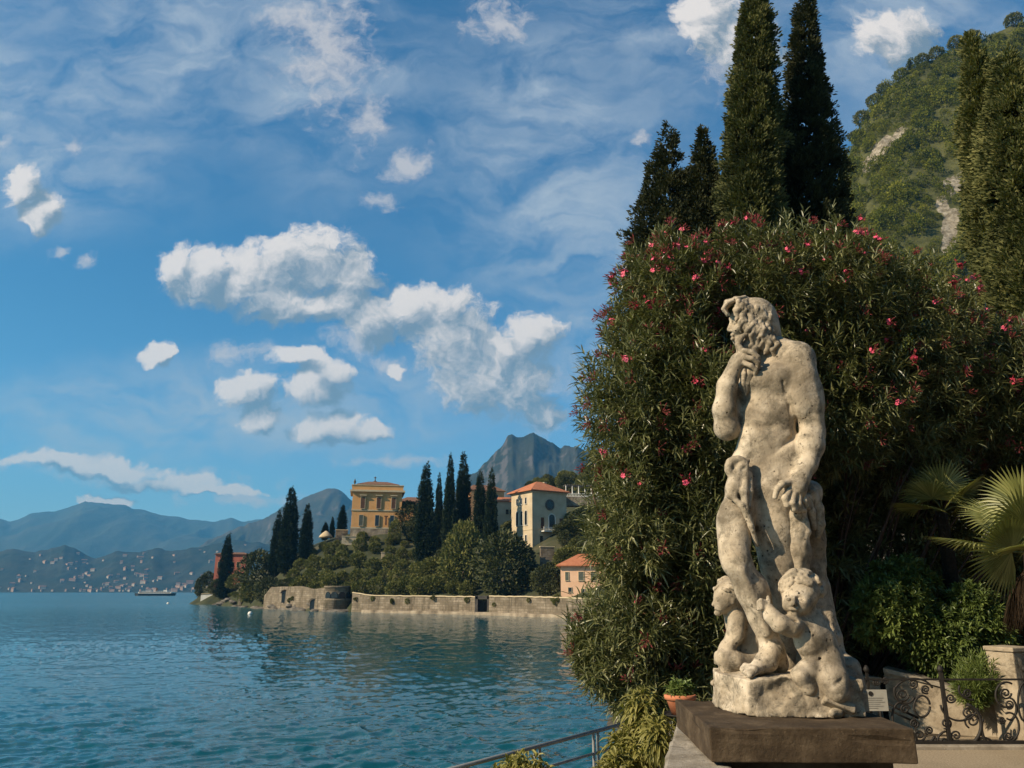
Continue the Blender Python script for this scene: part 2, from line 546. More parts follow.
# ---- haze: the air between here and the far shore
def haze():
    m = bpy.data.materials.new('haze'); m.use_nodes = True
    nt = m.node_tree
    nt.nodes.remove(nt.nodes['Principled BSDF'])
    v = nt.nodes.new('ShaderNodeVolumePrincipled')
    v.inputs['Color'].default_value = (0.13, 0.50, 1.0, 1)
    v.inputs['Absorption Color'].default_value = (0.12, 0.14, 0.16, 1)
    v.inputs['Density'].default_value = 0.88e-4
    v.inputs['Anisotropy'].default_value = 0.1
    nt.links.new(v.outputs[0], nt.nodes['Material Output'].inputs['Volume'])
    mb = MB(); mb.box((-2000, 6000, 1000), (28000, 18000, 2020))
    o = mb.build('haze', m); o['kind'] = 'stuff'
haze()
# ================================================================== FOLIAGE TOOLS
def unit(v):
    return v / np.maximum(np.linalg.norm(v, axis=-1, keepdims=True), 1e-9)


def rand_dir(n, g):
    return unit(g.normal(size=(n, 3)))


def cards(C, D, L, Wd, g, tint, bend=0.25):
    """n leaf-shaped cards: base C, pointing along D, length L, width Wd; two bent quads each"""
    n = len(C)
    D = unit(D); L = np.broadcast_to(L, (n,))[:, None]; Wd = np.broadcast_to(Wd, (n,))[:, None]
    S = unit(np.cross(D, rand_dir(n, g)) + 1e-6)
    Nn = np.cross(S, D)
    mid = C + D * L * 0.5 + Nn * L * bend * 0.4
    tip = C + D * L * 0.97 - Nn * L * bend * 0.3
    V = np.stack([C, mid - S * Wd * .5, tip, mid + S * Wd * .5], 1)
    V = V.reshape(-1, 3)
    i = np.arange(n)[:, None] * 4
    Fq = i + np.array([[0, 1, 2, 3]])
    return V, Fq, np.repeat(tint, 4)


def join(parts):
    Vs, Fs, Ts, o = [], [], [], 0
    for V, Fq, t in parts:
        Vs.append(V); Fs.append(Fq + o); Ts.append(t); o += len(V)
    return np.concatenate(Vs), np.concatenate(Fs), np.concatenate(Ts)


def lobed_points(lobes, n, g, shell=0.35):
    lob = np.array(lobes, float)
    w = (lob[:, 3] * lob[:, 4] + lob[:, 4] * lob[:, 5] + lob[:, 3] * lob[:, 5]); w /= w.sum()
    k = g.choice(len(lob), n, p=w)
    d = rand_dir(n, g)
    r = 1 - shell * g.random(n) ** 1.6
    p = lob[k, :3] + d * lob[k, 3:] * r[:, None]
    nrm = unit(d / lob[k, 3:])
    keep = np.ones(n, bool)
    for j in range(len(lob)):
        q = np.linalg.norm((p - lob[j, :3]) / lob[j, 3:], axis=1)
        keep &= ~((q < 0.62) & (k != j))
    return p[keep], nrm[keep]


def crown_mesh(name, lobes, n, leaf, seed, rough=0.25, freq=0.6, up=0.3, shell=0.4, asp=0.55, tvar=0.30):
    g = np.random.default_rng(seed)
    p, nr = lobed_points(lobes, n, g, shell)
    nz = fbm(p * freq + seed * 3.1, 3, 0.5, seed)
    p = p + nr * (nz * rough)[:, None] * np.mean([l[3] for l in lobes])
    D = unit(nr + rand_dir(len(p), g) * 0.9 + np.array([0, 0, up]))
    tint = np.clip(0.5 + tvar * nz * 1.5 + g.normal(size=len(p)) * 0.16, 0, 1)
    V, Fq, t = cards(p, D, leaf * g.uniform(0.6, 1.4, len(p)), leaf * asp * g.uniform(.7, 1.3, len(p)), g, tint)
    return mesh_np(name, V, Fq, False, {'tint': t})


def cypress_mesh(name, h, r, n, leaf, seed, prof=None, clumps=400, spread=0.5, lean=0.0):
    """columnar crown, base at z=0: tufts of short upward sprays"""
    g = np.random.default_rng(seed)
    if prof is None: prof = [(0, .55), (.08, .85), (.25, 1.0), (.5, .86), (.72, .62), (.88, .34), (.97, .12), (1, .03)]
    ts = np.array([a for a, b in prof]); rs = np.array([b for a, b in prof])
    # sample height by radius so density is even
    t = g.random(clumps * 6); w = np.interp(t, ts, rs) + 0.05
    t = t[g.random(len(t)) < w / w.max()][:clumps]
    m = len(t)
    a = g.random(m) * 2 * np.pi
    nz = fbm(np.stack([np.cos(a) * 1.3, np.sin(a) * 1.3, t * h / r * 0.55], 1) + seed, 4, 0.6, seed)
    n5 = fbm(np.stack([np.cos(a) * r, np.sin(a) * r, t * h * .6], 1) * 2.2 + seed, 3, .6, seed + 5)
    rad = r * np.interp(t, ts, rs) * (0.86 + 0.36 * nz + 0.30 * n5) * (0.78 + 0.30 * g.random(m) ** 1.5)
    rad = rad * np.where(g.random(m) < .10, g.uniform(1.05, 1.22, m), 1.0)
    nz = nz * .6 + n5 * .7
    C = np.stack([np.cos(a) * rad + lean * t * h, np.sin(a) * rad, t * h], 1)
    O = np.stack([np.cos(a), np.sin(a), np.full(m, 0.55)], 1)
    ct = np.clip(0.48 + nz * 0.45 + g.normal(size=m) * 0.13, 0, 1)
    per = max(1, n // m)
    k = np.repeat(np.arange(m), per)
    off = rand_dir(len(k), g) * (g.random(len(k)) ** 0.5)[:, None]
    sz = leaf * spread * (0.75 + 0.5 * g.random(m))
    p = C[k] + off * sz[k][:, None] * np.array([1, 1, 1.35])
    D = unit(O[k] + off * 0.9 + rand_dir(len(k), g) * 0.45)
    # inner foliage filling the crown: coarser, darker tint, closer to the stem
    m2 = m; ax_ = np.stack([lean * t * h, t * 0, t * h], 1); p2 = ax_ + (C - ax_) * .60 + rand_dir(m2, g) * leaf * .5
    is_ = np.repeat(np.clip(rad * .55, leaf * .3, leaf * 1.7), 4)
    V2 = cards(np.repeat(p2, 4, 0), rand_dir(m2 * 4, g) + np.array([0, 0, .4]), is_, is_ * .6, g, np.full(m2 * 4, .12))
    V, Fq, tt = cards(p, D, leaf * g.uniform(.5, 1.2, len(k)), leaf * 0.42 * g.uniform(.7, 1.3, len(k)), g, np.clip(ct[k] + g.normal(size=len(k)) * .10, 0, 1))
    V, Fq, tt = join([(V, Fq, tt), V2])
    return mesh_np(name, V, Fq, False, {'tint': tt})


def trunk_mesh(h, r0, r1, seed=0, bend=0.1, branches=0, bl=1.0):
    mb = MB(); rd = random.Random(seed)
    pts = [Vector((math.sin(t * 3 + seed) * bend * h * t, math.cos(t * 2.3 + seed) * bend * h * t, t * h)) for t in [0, .2, .4, .6, .8, 1.0]]
    mb.tube(pts, [r0 + (r1 - r0) * k / 5 for k in range(6)], 7)
    for b in range(branches):
        i = rd.randint(2, 4); a = rd.random() * 6.28
        d = Vector((math.cos(a), math.sin(a), 0.9)).normalized() * bl * rd.uniform(.6, 1.1)
        q = pts[i]
        mb.tube([q, q + d * .5 + Vector((0, 0, .05 * bl)), q + d], [r1 * .8, r1 * .5, r1 * .25], 5)
    me = bpy.data.meshes.new('trunk'); bmesh.ops.recalc_face_normals(mb.bm, faces=mb.bm.faces[:]); mb.bm.to_mesh(me); mb.bm.free()
    return me


BARK = mat_noise('bark', (0.055, 0.040, 0.028), (0.12, 0.095, 0.070), 6.0, 0.95, 0.6, 0.03)
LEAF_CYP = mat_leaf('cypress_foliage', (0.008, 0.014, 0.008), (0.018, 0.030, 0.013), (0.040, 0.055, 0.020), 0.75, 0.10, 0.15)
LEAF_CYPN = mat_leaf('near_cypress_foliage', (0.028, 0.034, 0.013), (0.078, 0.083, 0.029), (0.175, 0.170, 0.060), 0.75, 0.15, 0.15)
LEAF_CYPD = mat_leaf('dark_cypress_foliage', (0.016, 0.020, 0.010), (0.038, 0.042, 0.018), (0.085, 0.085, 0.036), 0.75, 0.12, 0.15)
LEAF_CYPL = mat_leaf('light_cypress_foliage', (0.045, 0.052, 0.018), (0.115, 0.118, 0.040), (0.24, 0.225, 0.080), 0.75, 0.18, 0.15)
LEAF_OLIVE = mat_leaf('olive_foliage', (0.038, 0.046, 0.011), (0.105, 0.110, 0.028), (0.225, 0.205, 0.060), 0.7, 0.2, 0.2)
LEAF_DARK = mat_leaf('evergreen_foliage', (0.016, 0.023, 0.007), (0.046, 0.054, 0.016), (0.120, 0.118, 0.036), 0.6, 0.15, 0.3)
LEAF_GOLD = mat_leaf('turning_foliage', (0.10, 0.078, 0.018), (0.22, 0.16, 0.036), (0.36, 0.25, 0.065), 0.7, 0.25, 0.2)
LEAF_RUSSET = mat_leaf('russet_foliage', (0.035, 0.026, 0.012), (0.070, 0.048, 0.022), (0.130, 0.080, 0.040), 0.7, 0.2, 0.2)
LEAF_WOOD = mat_leaf('hillside_foliage', (0.040, 0.052, 0.006), (0.118, 0.130, 0.013), (0.26, 0.245, 0.034), 0.8, 0.2, 0.1)


def tree(name, loc, crown, leafmat, trunk, label, cat='tree', group=None, rz=0.0, s=1.0):
    r = empty(name, loc, label, cat, group, rz)
    link('trunk', trunk, BARK, r)
    link('crown', crown, leafmat, r)
    r.scale = (s, s, s) if not isinstance(s, tuple) else s
    return r
# ================================================================== THE PENINSULA WITH ITS VILLAS
SHORE = [(150, 600.3), (196, 602.8), (222, 605.6), (265, 609.0), (325, 611.6), (370, 612.6), (470, 614.6), (555, 617.6), (600, 621), (640, 625)]
_spx = np.array([a for a, b in SHORE], float); _sY = np.array([G(a, b, 0).y for a, b in SHORE])
_sY[0] = 470
def Ys(px): return float(np.interp(px, _spx, _sY))


CT = []          # control points of the ground
for px in range(196, 660, 20):
    y = Ys(px)
    for d, z in ((-14, -6), (-1.5, -2.6), (2.6, 2.6 if px > 215 else 1.2)):
        q = P(px, 600, y + d); CT.append((q.x, q.y, z))
for px, d, row in [(205, 22, 588), (222, 40, 578), (250, 20, 590), (250, 45, 574), (285, 14, 588), (285, 40, 568), (300, 70, 552), (325, 12, 590), (325, 45, 552), (325, 75, 541), (345, 75, 536),
                   (375, 10, 594), (375, 30, 572), (375, 48, 548), (375, 60, 533.5), (375, 85, 531), (420, 10, 596), (420, 30, 577), (420, 58, 545), (420, 95, 520),
                   (470, 9, 598), (470, 22, 590), (470, 45, 562), (470, 80, 530), (470, 120, 505), (515, 9, 600), (515, 18, 594), (515, 40, 560), (515, 60, 535), (515, 120, 500),
                   (548, 8, 601), (548, 16, 590), (548, 34, 562), (548, 42, 545), (548, 75, 530), (548, 130, 498), (600, 14, 596), (600, 40, 560), (600, 70, 520), (600, 130, 490),
                   (660, 30, 590), (660, 60, 540), (660, 130, 480)]:
    q = P(px, row, Ys(px) + d); CT.append((q.x, q.y, q.z))
for px, d, z in [(170, -20, -6), (170, 60, -6), (170, 140, -6), (196, 90, -4), (230, 150, -4), (300, 190, -4), (380, 200, 10), (560, 300, 48), (660, 300, 80), (620, 380, 100), (460, 330, 20), (330, 320, -4)]:
    q = P(px, 600, (Ys(px) if px > 180 else 400) + d); CT.append((q.x, q.y, z))
CT = np.array(CT)
_A = CT[:, :2] / 50.0
_D = np.linalg.norm(_A[:, None] - _A[None], axis=-1)
_wt = np.linalg.solve(np.block([[_D + np.eye(len(CT)) * 0.02, np.ones((len(CT), 1))], [np.ones((1, len(CT))), np.zeros((1, 1))]]), np.append(CT[:, 2], 0))
def hz(x, y):
    q = np.stack([np.asarray(x, float), np.asarray(y, float)], -1) / 50.0
    return np.linalg.norm(q[..., None, :] - _A, axis=-1) @ _wt[:-1] + _wt[-1]


def peninsula_ground():
    xs = np.linspace(-190, 130, 150); ys = np.linspace(165, 640, 180)
    X, Y = np.meshgrid(xs, ys)
    Z = hz(X, Y) + fbm(np.stack([X * .05, Y * .05, X * 0], -1), 4, 0.5, 4) * 0.8
    V = np.stack([X, Y, Z], -1).reshape(-1, 3)
    i = np.arange(V.shape[0]).reshape(X.shape)
    Fq = np.stack([i[:-1, :-1], i[:-1, 1:], i[1:, 1:], i[1:, :-1]], -1).reshape(-1, 4)
    m = mat_noise('garden_slope', (0.018, 0.022, 0.010), (0.040, 0.044, 0.018), 0.12, 0.95, 0.6, 0.5, 0.5, c2=(0.085, 0.072, 0.042))
    return struct('peninsula_ground', mesh_np('peninsula_ground', V, Fq, True), m)
peninsula_ground()


def at(px, d):
    q = P(px, 600, Ys(px) + d)
    return Vector((q.x, q.y, float(hz(q.x, q.y))))


def mat_wall():
    m, nt, b = new_mat('lake_wall_masonry', .95, .15)
    v = nt.nodes.new('ShaderNodeTexCoord').outputs['Object']
    mp = nt.nodes.new('ShaderNodeMapping'); mp.inputs['Rotation'].default_value = (R(90), 0, 0); nt.links.new(v, mp.inputs[0])
    br = nt.nodes.new('ShaderNodeTexBrick'); br.inputs['Scale'].default_value = 1.0; br.inputs['Brick Width'].default_value = 1.5; br.inputs['Row Height'].default_value = .62; br.inputs['Mortar Size'].default_value = .05
    br.inputs['Color1'].default_value = (.19, .155, .11, 1); br.inputs['Color2'].default_value = (.32, .265, .195, 1); br.inputs['Mortar'].default_value = (.13, .105, .075, 1); br.inputs['Bias'].default_value = -.1
    nt.links.new(mp.outputs[0], br.inputs['Vector'])
    n1 = n_noise(nt, .28, 7, .66, vec=v)
    c = n_mix(nt, n_ramp(nt, n1, [(.36, 0.), (.60, .85)]), br.outputs['Color'], (.115, .092, .062))
    ms = nt.nodes.new('ShaderNodeMapping'); ms.inputs['Scale'].default_value = (.8, .8, .12); nt.links.new(v, ms.inputs[0])
    c = n_mix(nt, n_ramp(nt, n_noise(nt, 1.0, 5, .65, vec=ms.outputs[0]), [(.52, 0.), (.70, .8)]), c, (.06, .05, .033))
    c = n_mix(nt, n_ramp(nt, n_noise(nt, .55, 6, .7, vec=v), [(.60, 0.), (.72, .8)]), c, (.055, .062, .022))
    nt.links.new(c, b.inputs['Base Color']); n_bump(nt, b, n_noise(nt, 2.0, 7, .7, vec=v), .8, .2)
    return m
WALLM = mat_wall()
STONE = mat_noise('lake_wall_stone', (0.085, 0.066, 0.045), (0.25, 0.20, 0.14), 0.35, 0.95, 0.8, 0.25, 1.6, c2=(0.42, 0.35, 0.255))
STONE_D = mat_noise('dark_wall_stone', (0.05, 0.045, 0.038), (0.12, 0.105, 0.09), 0.6, 0.95, 0.6, 0.2, 2.0)
PLASTER_Y = mat_noise('ochre_plaster', (0.49, 0.255, 0.095), (0.58, 0.32, 0.13), 0.35, 0.9, 0.1, 0.02)
PLASTER_T = mat_noise('tan_plaster', (0.46, 0.23, 0.10), (0.56, 0.30, 0.14), 0.35, 0.9, 0.1, 0.02)
PLASTER_W = mat_noise('cream_plaster', (0.38, 0.30, 0.195), (0.50, 0.405, 0.275), 0.4, 0.9, 0.1, 0.02)
PLASTER_P = mat_noise('peach_plaster', (0.60, 0.36, 0.22), (0.70, 0.46, 0.30), 0.4, 0.9, 0.1, 0.02)
PLASTER_R = mat_noise('red_plaster', (0.36, 0.11, 0.075), (0.45, 0.15, 0.10), 0.4, 0.9, 0.1, 0.02)
TRIM = mat_noise('stone_trim', (0.42, 0.33, 0.20), (0.50, 0.41, 0.27), 0.8, 0.9, 0.1, 0.02)
WHITE = mat_noise('white_painted_stone', (0.60, 0.57, 0.50), (0.74, 0.71, 0.63), 0.8, 0.9, 0.1, 0.02)
SHUTTER = mat_noise('brown_shutter', (0.075, 0.035, 0.020), (0.11, 0.055, 0.030), 1.0, 0.7, 0.1, 0.02)
SHUTTER_G = mat_noise('grey_green_shutter', (0.06, 0.07, 0.055), (0.10, 0.11, 0.085), 1.0, 0.7, 0.1, 0.02)
def mat_glass_dark():
    m, nt, b = new_mat('window_pane', 0.15, 0.5); b.inputs['Base Color'].default_value = (0.012, 0.014, 0.016, 1); return m
PANE = mat_glass_dark()
def mat_tile(name, c0, c1):
    m, nt, b = new_mat(name, 0.9, 0.2)
    f = n_noise(nt, 0.9, 6, 0.7)
    nt.links.new(n_ramp(nt, f, [(0.3, c0), (0.7, c1)]), b.inputs['Base Color'])
    w = nt.nodes.new('ShaderNodeTexWave'); w.inputs['Scale'].default_value = 1.6; w.inputs['Distortion'].default_value = 0.6
    t = nt.nodes.new('ShaderNodeTexCoord'); nt.links.new(t.outputs['Object'], w.inputs['Vector'])
    n_bump(nt, b, w.outputs['Fac'], 0.6, 0.08)
    return m
TILE = mat_tile('terracotta_tiles', (0.34, 0.115, 0.055), (0.50, 0.20, 0.10))
TILE_B = mat_tile('brown_roof_tiles', (0.15, 0.075, 0.045), (0.24, 0.13, 0.08))
IRON = mat_noise('dark_iron', (0.012, 0.011, 0.010), (0.030, 0.026, 0.022), 8.0, 0.6, 0.1, 0.005)


def wall_block(parent, name, w, d, h, mat, z=0.0):
    mb = MB(); mb.box((0, d / 2, z + h / 2), (w, d, h)); return mb.build(name, mat, parent)


def hip_roof(parent, name, w, d, z, h, over, mat, ridge_frac=0.3, gable=False):
    mb = MB(); a, b = w / 2 + over, d / 2 + over; rx = w / 2 * ridge_frac if not gable else a
    base = [(-a, d / 2 - b, z), (a, d / 2 - b, z), (a, d / 2 + b, z), (-a, d / 2 + b, z)]
    low = [(p[0], p[1], z - 0.25) for p in base]
    r0, r1 = (-rx, d / 2, z + h), (rx, d / 2, z + h)
    bv = [mb.bm.verts.new(p) for p in base]; lv = [mb.bm.verts.new(p) for p in low]; q0, q1 = mb.bm.verts.new(r0), mb.bm.verts.new(r1)
    mb.bm.faces.new((bv[0], bv[1], q1, q0)); mb.bm.faces.new((bv[2], bv[3], q0, q1)); mb.bm.faces.new((bv[1], bv[2], q1)); mb.bm.faces.new((bv[3], bv[0], q0))
    for i in range(4): mb.bm.faces.new((lv[i], lv[(i + 1) % 4], bv[(i + 1) % 4], bv[i]))
    mb.bm.faces.new(lv[::-1])
    return mb.build(name, mat, parent)


def window(parent, x, z, w, h, face='front', W=0, D=0, shutters=None, arch=False, framemat=None, sill=True, name='window'):
    """a window set on a face: reveal + pane, frame and shutters; face front: y=0 plane, left: x=-W/2, right: x=+W/2 (x runs along the face)"""
    def T(a, b, c):         # a along the face, b outward, c up
        if face == 'front': return (a, -b, c)
        if face == 'left': return (-W / 2 - b, D - (a + D / 2), c) if False else (-W / 2 - b, D / 2 - a, c)
        return (W / 2 + b, D / 2 + a, c)
    def bx(mb, a, b, c, sa, sb, sc):
        s = (sa, sb, sc) if face == 'front' else (sb, sa, sc)
        mb.box(T(a, b, c), s)
    fm = framemat or TRIM
    fr = MB(); t = max(0.10, 0.10 * w)
    bx(fr, x - w / 2 - t / 2, 0.03, z, t, 0.22, h + 2 * t); bx(fr, x + w / 2 + t / 2, 0.03, z, t, 0.22, h + 2 * t)
    if not arch: bx(fr, x, 0.04, z + h / 2 + t / 2, w, 0.26, t)
    else:
        n = 8
        for k in range(n):
            a0, a1 = math.pi * k / n, math.pi * (k + 1) / n; am = (a0 + a1) / 2; rr = w / 2 + t / 2
            bx(fr, x + math.cos(am) * rr, 0.03, z + h / 2 + math.sin(am) * rr, t * 1.2, 0.22, t * 1.2)
    bx(fr, x, 0.08, z - h / 2 - t * .5, w + 3 * t, 0.36, t)
    win = fr.build(name, fm, parent)
    pn = MB(); bx(pn, x, 0.012, z, w, 0.05, h)
    if arch:
        n = 12; ring = [(x + math.cos(math.pi * k / n) * w / 2, z + h / 2 + math.sin(math.pi * k / n) * w / 2) for k in range(n + 1)]
        pn.prism([T(a, 0.0, c) for a, c in ring], Vector(T(0, 0.037, 0)) - Vector(T(0, 0, 0)))
    pn.build('pane', PANE, win)
    if shutters is not None:
        sm = MB(); bx(sm, x - w / 4 - .01, 0.07, z, w * .48, 0.05, h * .98); bx(sm, x + w / 4 + .01, 0.07, z, w * .48, 0.05, h * .98); sm.build('shutter', shutters, win)
    return win


# ---- the yellow villa on its terrace
def yellow_villa():
    c = P(376, 532.5, Ys(375) + 58)
    k = mpp(510, c.y)
    W, D, Hh = 49 * k, 15.0, 36.5 * k
    r = empty('yellow_villa', (c.x, c.y, c.z - 3.0), 'yellow ochre villa of two tall storeys with a flat cornice above the garden terraces', 'house', rz=R(10.5))
    z0 = 3.0
    wall_block(r, 'plinth', W + .5, D + .5, 3.0 + 3.6 * k, STONE)
    mb = MB(); mb.box((0, D / 2 + .25, z0 + 3.6 * k + (Hh) / 2), (W, D, Hh)); mb.build('wall', PLASTER_Y, r)
    zt = z0 + 3.6 * k + Hh
    def band(name, z, h, o, m):
        q = MB(); q.box((0, D / 2 + .25, z), (W + 2 * o, D + 2 * o, h)); return q.build(name, m, r)
    band('cornice', zt + .35, .7, 1.0, TRIM); band('parapet', zt + 1.5, 1.7, .35, PLASTER_Y); band('parapet_coping', zt + 2.48, .3, .55, TRIM)
    band('string_course', z0 + 3.6 * k + Hh * .50, .45, .22, TRIM); band('base_course', z0 + 3.6 * k + .3, .5, .2, TRIM)
    hip_roof(r, 'roof', W * .86, D * .8, zt + 2.9, 1.7, 0.1, TILE_B, .45)
    f = MB(); f.lathe((-W * .06, D / 2, zt + 4.2), [(1.1, 0), (.9, .6), (.25, .9), (.14, 1.8), (.35, 2.1), (.05, 2.6)]); f.box((-W * .06, D / 2, zt + 6.3), (1.1, .16, .16)); f.build('finial', STONE_D, r)
    u = MB(); u.lathe((-W / 2 + .5, .8, zt + 2.6), [(.35, 0), (.2, .4), (.5, 1.0), (.3, 1.5), (.12, 2.2)]); u.build('urn', STONE_D, r)
    for i, x in enumerate((-.29, .03, .33)):
        window(r, x * W, z0 + 3.6 * k + Hh * .70, 1.5, 4.1, shutters=SHUTTER)
        window(r, x * W - .35, z0 + 3.6 * k + Hh * .22, 1.4, 3.9, shutters=SHUTTER_G if i == 0 else None)
        h = MB(); h.box((x * W, -.25, z0 + 3.6 * k + Hh * .70 + 2.75), (2.6, .7, .3)); h.build('window_hood', TRIM, r)
    for y in (-D * .25, D * .2):
        window(r, y, z0 + 3.6 * k + Hh * .70, 1.3, 3.9, 'left', W, D)
        window(r, y, z0 + 3.6 * k + Hh * .22, 1.3, 3.7, 'left', W, D)
    ba = MB(); ba.box((W * .19, -.30, z0 + 3.6 * k + Hh * .34), (1.3, .3, .35)); ba.box((W * .19, -.35, z0 + 3.6 * k + Hh * .23), (.55, .5, 3.4)); ba.build('wall_niche', SHUTTER, r)
    return r
yellow_villa()


def simple_house(name, px, row, Y, w_px, h_px, D, rz, wallm, roofm, roof_h, label, wins, over=.5, rf=.3, base=3.0, cat='house', gable=False):
    c = P(px, row, Y); k = mpp(row, Y); W, Hh = w_px * k, h_px * k
    r = empty(name, (c.x, c.y, c.z - base), label, cat, rz=R(rz))
    wall_block(r, 'wall', W, D, Hh + base, wallm)
    hip_roof(r, 'roof', W, D, base + Hh + .25, roof_h, over, roofm, rf, gable)
    for (x, z, w, h, kw) in wins:
        window(r, x * W if kw.get('face', 'front') == 'front' else x * D, base + z * Hh, w, h, W=W, D=D, **kw)
    return r, W, Hh, k, base


simple_house('garden_house', 413, 528, Ys(413) + 95, 34, 26, 10, 14, PLASTER_Y, TILE_B, 2.2, 'ochre house with a brown tiled roof half hidden behind the yellow villa', [(-.2, .7, 1.2, 2.2, {}), (.25, .7, 1.2, 2.2, {})])
simple_house('ochre_house', 487, 535, Ys(487) + 95, 36, 44, 10, 20, PLASTER_T, TILE_B, 2.6, 'tall tan house with a low brown roof rising behind the tall cypresses',
             [(.28, .86, 1.2, 1.8, {}), (-.15, .86, 1.2, 1.8, {}), (.28, .62, 1.2, 1.9, {})], rf=.6)


def tower_house():
    Y = Ys(532) + 46
    c = P(532.5, 546, Y); k = mpp(520, Y)
    W, D = 36 * k / math.cos(R(33)), 21 * k / math.sin(R(33)); Hh = 55 * k; base = 5.0
    # empty at the front left corner edge; local origin is the middle of the shaded front
    off = Matrix.Rotation(R(33), 3, 'Z') @ Vector((W / 2, 0, 0))
    r = empty('tower_house', (c.x + off.x, c.y + off.y, c.z - base), 'tall cream house with terracotta hip roof and arched windows beside the cypresses', 'house', rz=R(33))
    wall_block(r, 'wall', W, D, Hh + base, PLASTER_W)
    hip_roof(r, 'roof', W, D, base + Hh + .25, 3.6, 1.1, TILE, .12)
    e = MB(); e.box((0, D / 2, base + Hh - .25), (W + .5, D + .5, .4)); e.build('eaves_band', TRIM, r)
    q = MB(); q.box((0, D / 2, base + Hh * .30), (W + .24, D + .24, .3)); q.build('string_course', TRIM, r)
    for j in (-1, 0, 1):
        window(r, j * D * .21, base + Hh * .82, .9, 1.6, 'left', W, D, arch=True, framemat=WHITE)
        window(r, j * D * .21, base + Hh * .50, 1.35, 3.8, 'left', W, D, arch=True, framemat=WHITE)
        window(r, j * D * .21, base + Hh * .14, 1.0, 2.2, 'left', W, D, framemat=WHITE)
    # round window, great arch with balcony on the shaded face
    rw = MB(); rw.cone((0, .1, base + Hh * .76), (0, -.3, base + Hh * .76), 1.7, 1.7, 20); a = rw.build('round_window', STONE_D, r)
    g = MB(); g.cone((0, -.28, base + Hh * .76), (0, -.36, base + Hh * .76), 1.2, 1.2, 18); g.build('pane', PANE, a)
    window(r, .06 * W, base + Hh * .42, 2.3, 3.4, arch=True, framemat=WHITE, name='arched_door')
    window(r, -.22 * W, base + Hh * .42, 1.3, 3.4, shutters=SHUTTER); window(r, .33 * W, base + Hh * .42, 1.3, 3.4, shutters=SHUTTER)
    window(r, -.25 * W, base + Hh * .12, 1.2, 2.2); window(r, .2 * W, base + Hh * .12, 1.2, 2.2)
    b = MB(); b.box((.05 * W, -.9, base + Hh * .27), (W * .62, 1.8, .3))
    for t in np.linspace(-.26, .36, 16): b.box((t * W, -1.7, base + Hh * .27 + .65), (.12, .12, 1.0))
    b.box((.05 * W, -1.7, base + Hh * .27 + 1.2), (W * .63, .2, .14)); b.build('balcony', WHITE, r)
    ch = MB(); ch.box((W * .25, D * .6, base + Hh + 2.6), (.9, .9, 2.4)); ch.box((W * .25, D * .6, base + Hh + 3.9), (1.2, 1.2, .25)); ch.build('chimney', PLASTER_W, r)
    return r
tower_house()
simple_house('wing_house', 505, 538, Ys(505) + 62, 18, 36, 9, 5, PLASTER_W, TILE, 1.8, 'lower cream house with a red tiled roof adjoining the tall cream house',
             [(.30, .30, 1.3, 3.0, dict(arch=True)), (.12, .72, 1.0, 1.6, {}), (.36, .72, 1.0, 1.6, {})], rf=.7)
simple_house('cottage', 584, 600, Ys(580) + 14, 46, 33, 9, -8, PLASTER_P, TILE, 2.8, 'small peach cottage with an orange tiled roof at the lake beside the oleander',
             [(-.36, .70, .8, 1.9, dict(shutters=SHUTTER_G)), (-.05, .70, 1.2, 2.0, dict(shutters=SHUTTER_G)), (.22, .70, 1.2, 2.0, dict(shutters=SHUTTER_G)), (-.30, .30, .8, 1.0, {}), (-.02, .26, .8, 1.0, {}), (.25, .26, .8, 1.0, {})], over=1.0, rf=.25)
simple_house('red_house', 229, 580, Ys(229) + 40, 30, 25, 9, 8, PLASTER_R, TILE_B, .9, 'red house with a flat roof behind the lone cypress at the point',
             [(-.36, .6, 1.2, 2.4, {}), (.25, .6, 1.2, 2.4, {}), (.05, .6, 1.2, 2.4, {})], over=.6, rf=.7)


def pergola():
    Y = Ys(575) + 75; k = mpp(490, Y)
    c = P(582, 497, Y)
    r = empty('white_pergola', (c.x, c.y, c.z), 'white pergola with columns and balustrade on the terrace right of the tall cream house', 'pergola', rz=R(10))
    W = 34 * k
    d = MB(); d.box((0, 1.5, -1.5), (W, 4, 3.0)); d.build('terrace_base', STONE, r)
    for i, x in enumerate(np.linspace(-.48, .48, 6)):
        m = MB(); m.lathe((x * W, 0, 0), [(.28, 0), (.2, .2), (.17, 3.3), (.28, 3.5)], 10); m.build('column', WHITE, r)
    b = MB(); b.box((0, 0, 3.65), (W, .3, .3)); b.box((0, 2.8, 3.65), (W, .3, .3))
    for x in np.linspace(-.49, .49, 16): b.box((x * W, 1.4, 3.9), (.16, 3.6, .18))
    b.build('roof_beams', STONE_D, r)
    q = MB(); q.box((0, -.32, .95), (W, .22, .16)); q.box((0, -.32, .1), (W, .22, .2))
    for x in np.linspace(-.48, .48, 22): q.lathe((x * W, -.32, .2), [(.06, 0), (.12, .25), (.05, .6), (.08, .7)], 6)
    q.build('balustrade', WHITE, r)
pergola()


